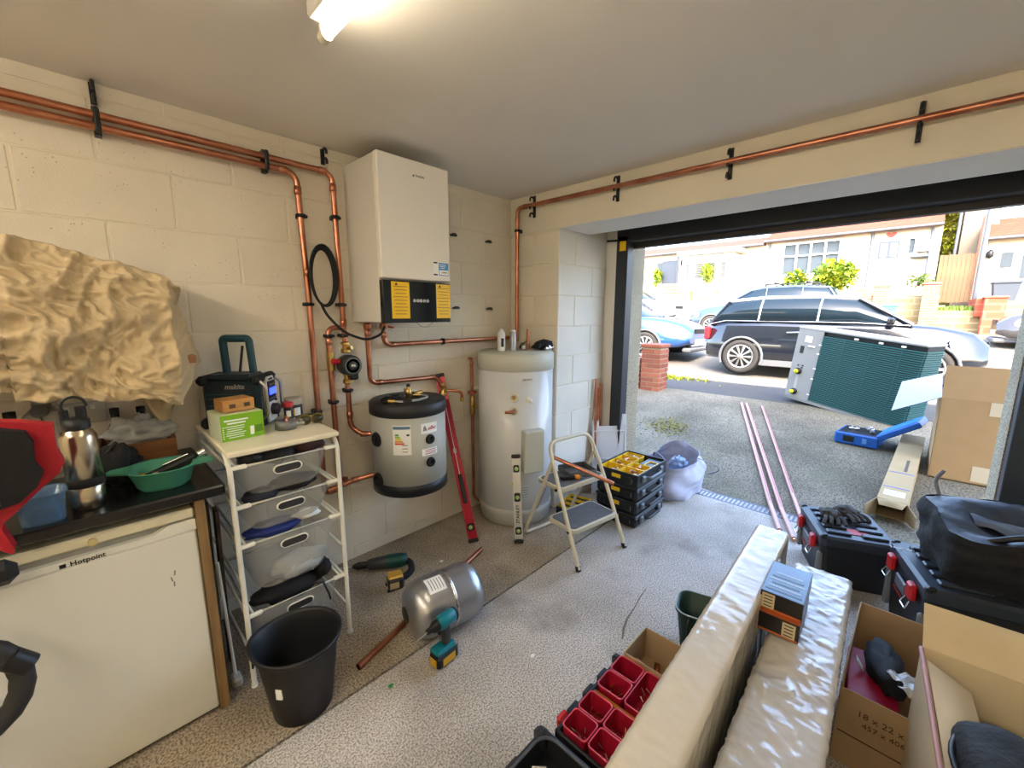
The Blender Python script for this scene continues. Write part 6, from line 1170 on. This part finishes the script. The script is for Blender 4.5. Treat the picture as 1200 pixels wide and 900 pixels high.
# ---------------------------------------------------------------- stacking tool boxes
def packout(name, label, M, w, d, h):
    """origin at the left-far top corner footprint; x runs near along the latch side, y runs to the right"""
    o = thing(name, label, 'toolbox', M=M)
    MB().loft([[(x+w/2, y+d/2, .0) for x, y in rrect(w-.05, d-.05, .03)], [(x+w/2, y+d/2, h-.06) for x, y in rrect(w-.01, d-.01, .03)]], smooth=False).build('body', M_pk, o)
    MB().loft([[(x+w/2, y+d/2, h-.055) for x, y in rrect(w, d, .03)], [(x+w/2, y+d/2, h-.012) for x, y in rrect(w, d, .03)], [(x+w/2, y+d/2, h) for x, y in rrect(w-.03, d-.03, .025)]], smooth=False).build('lid', mat('packout_lid', (44, 50, 60), .42), o)
    for k in range(5):
        for j in range(2): MB().box((w*(.16+.17*k), d*(.27+.46*j), h+.006), (w*.10, d*.32, .014), RZ(0), ch=.006).build('cleat', MATS['packout_lid'], o)
    for f in (.22, .78):
        l_ = MB().box((w*f, -.012, h-.075), (.055, .028, .075), ch=.008).build('latch', M_red, o); MB().tube(fillet([(w*f-.022, -.02, h-.115), (w*f-.03, -.034, h-.15), (w*f+.03, -.034, h-.15), (w*f+.022, -.02, h-.115)], .01), .004, 6).build('latch_wire', M_chrome, l_)
    MB().box((w*.5, -.006, h-.12), (.12, .014, .06), ch=.006).build('badge', mat('badge_grey', (90, 90, 94), .5), o); lettering('Milwaukee', .028, M_red, o, T(w*.5, -.0145, h-.16) @ FY, shear=.2)
    for x in (0.03, w-.03): MB().box((x, .012, h*.38), (.03, .03, h*.55), ch=.008).build('corner_guard', mat('guard_grey', (120, 122, 124), .5), o)
    for x in (.02, w-.02): MB().box((x+0, .02, h-.01), (.035, .035, .035), ch=.01).build('corner_post', M_black, o)
    return o
# local x axis = from far-left to near-left ; local y = to the right
def pk_M(farL, nearL, z=0):
    a = math.degrees(math.atan2(nearL[1]-farL[1], nearL[0]-farL[0])); return T(farL[0], farL[1], z) @ RZ(a)
K1 = packout('stacking_toolbox', 'black stacking toolbox with red latches and gloves on its lid', pk_M((.689, -1.962), (.293, -2.127)), .43, .36, .30)
K2 = packout('stacking_toolbox', 'black stacking toolbox with red latches carrying the black tool bag', pk_M((.33, -2.40), (-.10, -2.528)), .45, .52, .38)
for x in (.12, .30): MB().box((.455, x+.08, .22), (.012, .09, .07), ch=.01).build('red_clip', M_red, K2)
lettering('PACKOUT', .02, M_inkw, K2, T(.1, .02, .3675+.0135) @ RZ(90))
gm = K1.matrix_basis
for k, (x, y, rx, ry, lab) in enumerate(((.20, .10, .07, .05, 'grey work glove crumpled on the stacking toolbox lid'), (.12, .20, .06, .06, 'second dark work glove further back on the stacking toolbox lid'))):
    o = thing('work_glove', lab, 'glove', M=gm @ T(x, y, .314) @ RZ(30*k)); q = MB(); lump(q, (0, 0, .025), rx, ry, .03, 4+k, .5, 20, 12); q.build('palm', mat('glove_grey', (70, 66, 62), .9, bump=.4, bs=60), o)
    for j in range(4): MB().tube(fillet([(.03, -.03+.02*j, .025), (.08, -.045+.03*j, .03), (.11, -.06+.035*j, .012)], .02), .010, 8).build('finger', MATS['glove_grey'], o)
MB().box((.32, .20, .302), (.07, .10, .002)).build('lid_sticker', mat('sticker_red', (190, 70, 76), .5), K1)
# tool bag
TB = thing('black_tool_bag', 'large black fabric tool bag with slumped open top on the toolbox', 'bag', M=K2.matrix_basis @ T(.0, .075, .394)); M_tb = mat('bag_black', (22, 22, 25), .8, bump=.35, bs=40); bw, bd, bh = .42, .56, .25
def tb(u, v):
    a = 2*pi*u; c_, s_ = math.cos(a), math.sin(a); k = (abs(c_)**5+abs(s_)**5)**(-1/5); fl = .93+.10*math.sin(v*pi*.8); n1 = .018*noise.noise(Vector((c_*2, s_*2, v*3)))+.012*noise.noise(Vector((c_*5, s_*5, v*7)))
    return ((bw/2*fl+n1)*c_*k+bw/2, (bd/2*fl+n1)*s_*k+bd/2, v*(bh+.03*math.sin(a*2+.6)+.02*math.sin(3*a)))
MB().sheet(tb, 56, 18, -.004).build('shell', M_tb, TB)
def tbt(u, v):
    a = 2*pi*u; p0 = Vector(tb(u, 1)); c = Vector((bw/2, bd/2, bh-.08)); q_ = p0.lerp(c, v*.96); q_.z += .05*math.sin(v*pi)*(.6+.5*math.sin(2*a+1))+.015*noise.noise(Vector((q_.x*14, q_.y*14, 1))); return q_
MB().grid(tbt, 56, 14).build('top_folds', mat('bag_lining', (44, 48, 58), .45, bump=.3, bs=30), TB)
MB().sheet(lambda u, v: (.13+.10*v+.02*math.sin(u*6), .12+.34*u, bh-.035+.03*math.sin(v*pi)+.02*noise.noise(Vector((u*4, v*3, 5)))-.05*u), 20, 10, .003).build('shiny_flap', mat('flap_satin', (92, 100, 116), .3), TB)
MB().tube(fillet([(.02, .08, bh-.02), (-.03, .06, bh+.07), (-.035, .09, bh+.12)], .03), .008, 8).build('strap_end', M_strap, TB); MB().tube(fillet([(.36, .10, bh-.05), (.40, .2, bh+.02), (.40, .34, bh+.02), (.36, .44, bh-.05)], .06), .013, 8).build('handle', M_black, TB); MB().box((.395, .30, .13), (.012, .06, .08), ch=.004).build('buckle', M_steel, TB)
# ---------------------------------------------------------------- cartons at the right
OC = thing('open_carton', 'open brown cardboard carton with printed numbers between radiator and boxes', 'carton', (-.80, -2.325, 0), -1.0); ow, od, oh = .55, .235, .30
for nm, mb in (('near_panel', MB().box((0, -od/2, oh*.47), (.005, od, oh*.94))), ('far_panel', MB().box((ow, -od/2, oh/2), (.005, od, oh))), ('side_panel', MB().box((ow/2, 0, oh/2), (ow, .005, oh))), ('side_panel', MB().box((ow/2, -od, oh/2), (ow, .005, oh))), ('bottom_panel', MB().box((ow/2, -od/2, .004), (ow, od, .005)))): mb.build(nm, M_card, OC)
M_pt = mat('carton_print', (70, 46, 28), .8); lettering('18 x 22 x 1', .030, M_pt, OC, T(-.0035, -od/2, .215) @ FX); lettering('457 x 406', .026, M_pt, OC, T(-.0035, -od/2, .18) @ FX)
MB().box((-.003, -od/2, .12), (.001, od-.01, .004)).build('fold_line', M_pt, OC)
o = thing('red_carton', 'crimson box inside the open brown carton', 'box', (-.58, -2.40, .01), 4); M_rc = mat('carton_crimson', (160, 20, 56), .5); MB().box((0, 0, .095), (.30, .14, .19), ch=.003).build('body', M_rc, o); MB().box((0, 0, .193), (.29, .13, .004)).build('lid', M_rc, o)
o = thing('black_cloth_bundle', 'black cloth bundle with white tag in the open brown carton', 'cloth', (-.53, -2.43, .205), 10); q = MB(); lump(q, (0, 0, .035), .14, .055, .04, 6, .3, 24, 12); q.build('bundle', M_blkf, o); MB().box((-.02, .05, .06), (.03, .003, .04), RX(-30)).build('tag', M_paper, o)
q = MB(); q.sheet(lambda u, v: (.02-.16*u+.02*v, -.10*v+.02*math.sin(u*6), .10+.06*u*(1-v)+.02*noise.noise(Vector((u*5, v*5, 2)))), 20, 14, .001); solo(q, 'clear_bag_scrap', M_film, 'scrap of clear plastic bag sticking out of the open brown carton', 'bag', (-.64, -2.45, .20))
RC = thing('tape_edged_carton', 'light cardboard carton with raised flap at the right edge', 'carton', (-1.30, -2.525, 0), 3.5); rw, rd, rh = .53, .45, .52
for nm, mb in (('near_panel', MB().box((0, -rd/2, rh/2), (.005, rd, rh))), ('far_panel', MB().box((rw, -rd/2, rh/2), (.005, rd, rh))), ('side_panel', MB().box((rw/2, 0, rh/2), (rw, .005, rh))), ('side_panel', MB().box((rw/2, -rd, rh/2), (rw, .005, rh))), ('bottom_panel', MB().box((rw/2, -rd/2, .004), (rw, rd, .005)))): mb.build(nm, M_cardl, RC)
quad((rw, .0, rh), (rw, -rd, rh), (rw+.10, -rd, rh+.09), (rw+.10, -.0, rh+.09), .006).build('far_flap', M_cardl, RC, 'pale cardboard flap standing up'); quad((rw-.06, -.005, rh), (.02, -.005, rh), (.02, -.10, rh-.05), (rw-.06, -.10, rh-.05), .005).build('side_flap', M_cardl, RC)
MB().tube([(rw-.01, .004, rh), (.02, .004, rh)], .006, 6).build('taped_edge', mat('tape_mauve', (176, 130, 126), .5), RC)
BB = thing('black_backpack', 'rounded black fabric bag on the carton in the lower right corner', 'bag', (-1.18, -2.66, .30), 6); q = MB()
def bbf(u, v):
    a = 2*pi*u; b = pi*(v-.5); d = Vector((math.cos(a)*math.cos(b), math.sin(a)*math.cos(b), math.sin(b))); k = (abs(d.x)**4+abs(d.y)**4+abs(d.z)**4)**-.25; n1 = 1+.05*noise.noise(d*2.5)
    return (d.x*.16*k*n1, d.y*.12*k*n1, .14+d.z*.14*k*n1)
q.grid(bbf, 40, 24); q.build('body', mat('backpack_black', (26, 27, 29), .75, bump=.3, bs=60), BB); MB().tube([(.16*math.cos(t), .125*math.sin(t), .23) for t in [2*pi*k/30 for k in range(30)]], .006, 6, closed=True).build('piping', M_black, BB); MB().tube(fillet([(-.05, .0, .27), (-.04, 0, .32), (.05, 0, .32), (.06, 0, .27)], .03), .010, 6).build('carry_loop', M_black, BB)

# small scraps on the floor
for k, (x, y, lab, c) in enumerate(((-1.20, -1.30, 'tiny white plaster chip on the open floor left of the red bins', (236, 234, 228)), (-1.72, -.98, 'small green plastic scrap on the floor in front of the bucket', (60, 140, 70)), (-1.05, -.42, 'pale chip on the floor near the red spirit level', (226, 220, 206)))):
    q = MB(); q.loft([[(.012*math.cos(t)*(1+.3*math.sin(3*t+k)), .009*math.sin(t), 0) for t in [2*pi*j/9 for j in range(9)]], [(.010*math.cos(t)*(1+.3*math.sin(3*t+k)), .007*math.sin(t), .005) for t in [2*pi*j/9 for j in range(9)]]], smooth=False)
    solo(q, 'floor_scrap', mat('scrap_%d' % k, c, .7), lab, 'scrap', (x, y, 0))
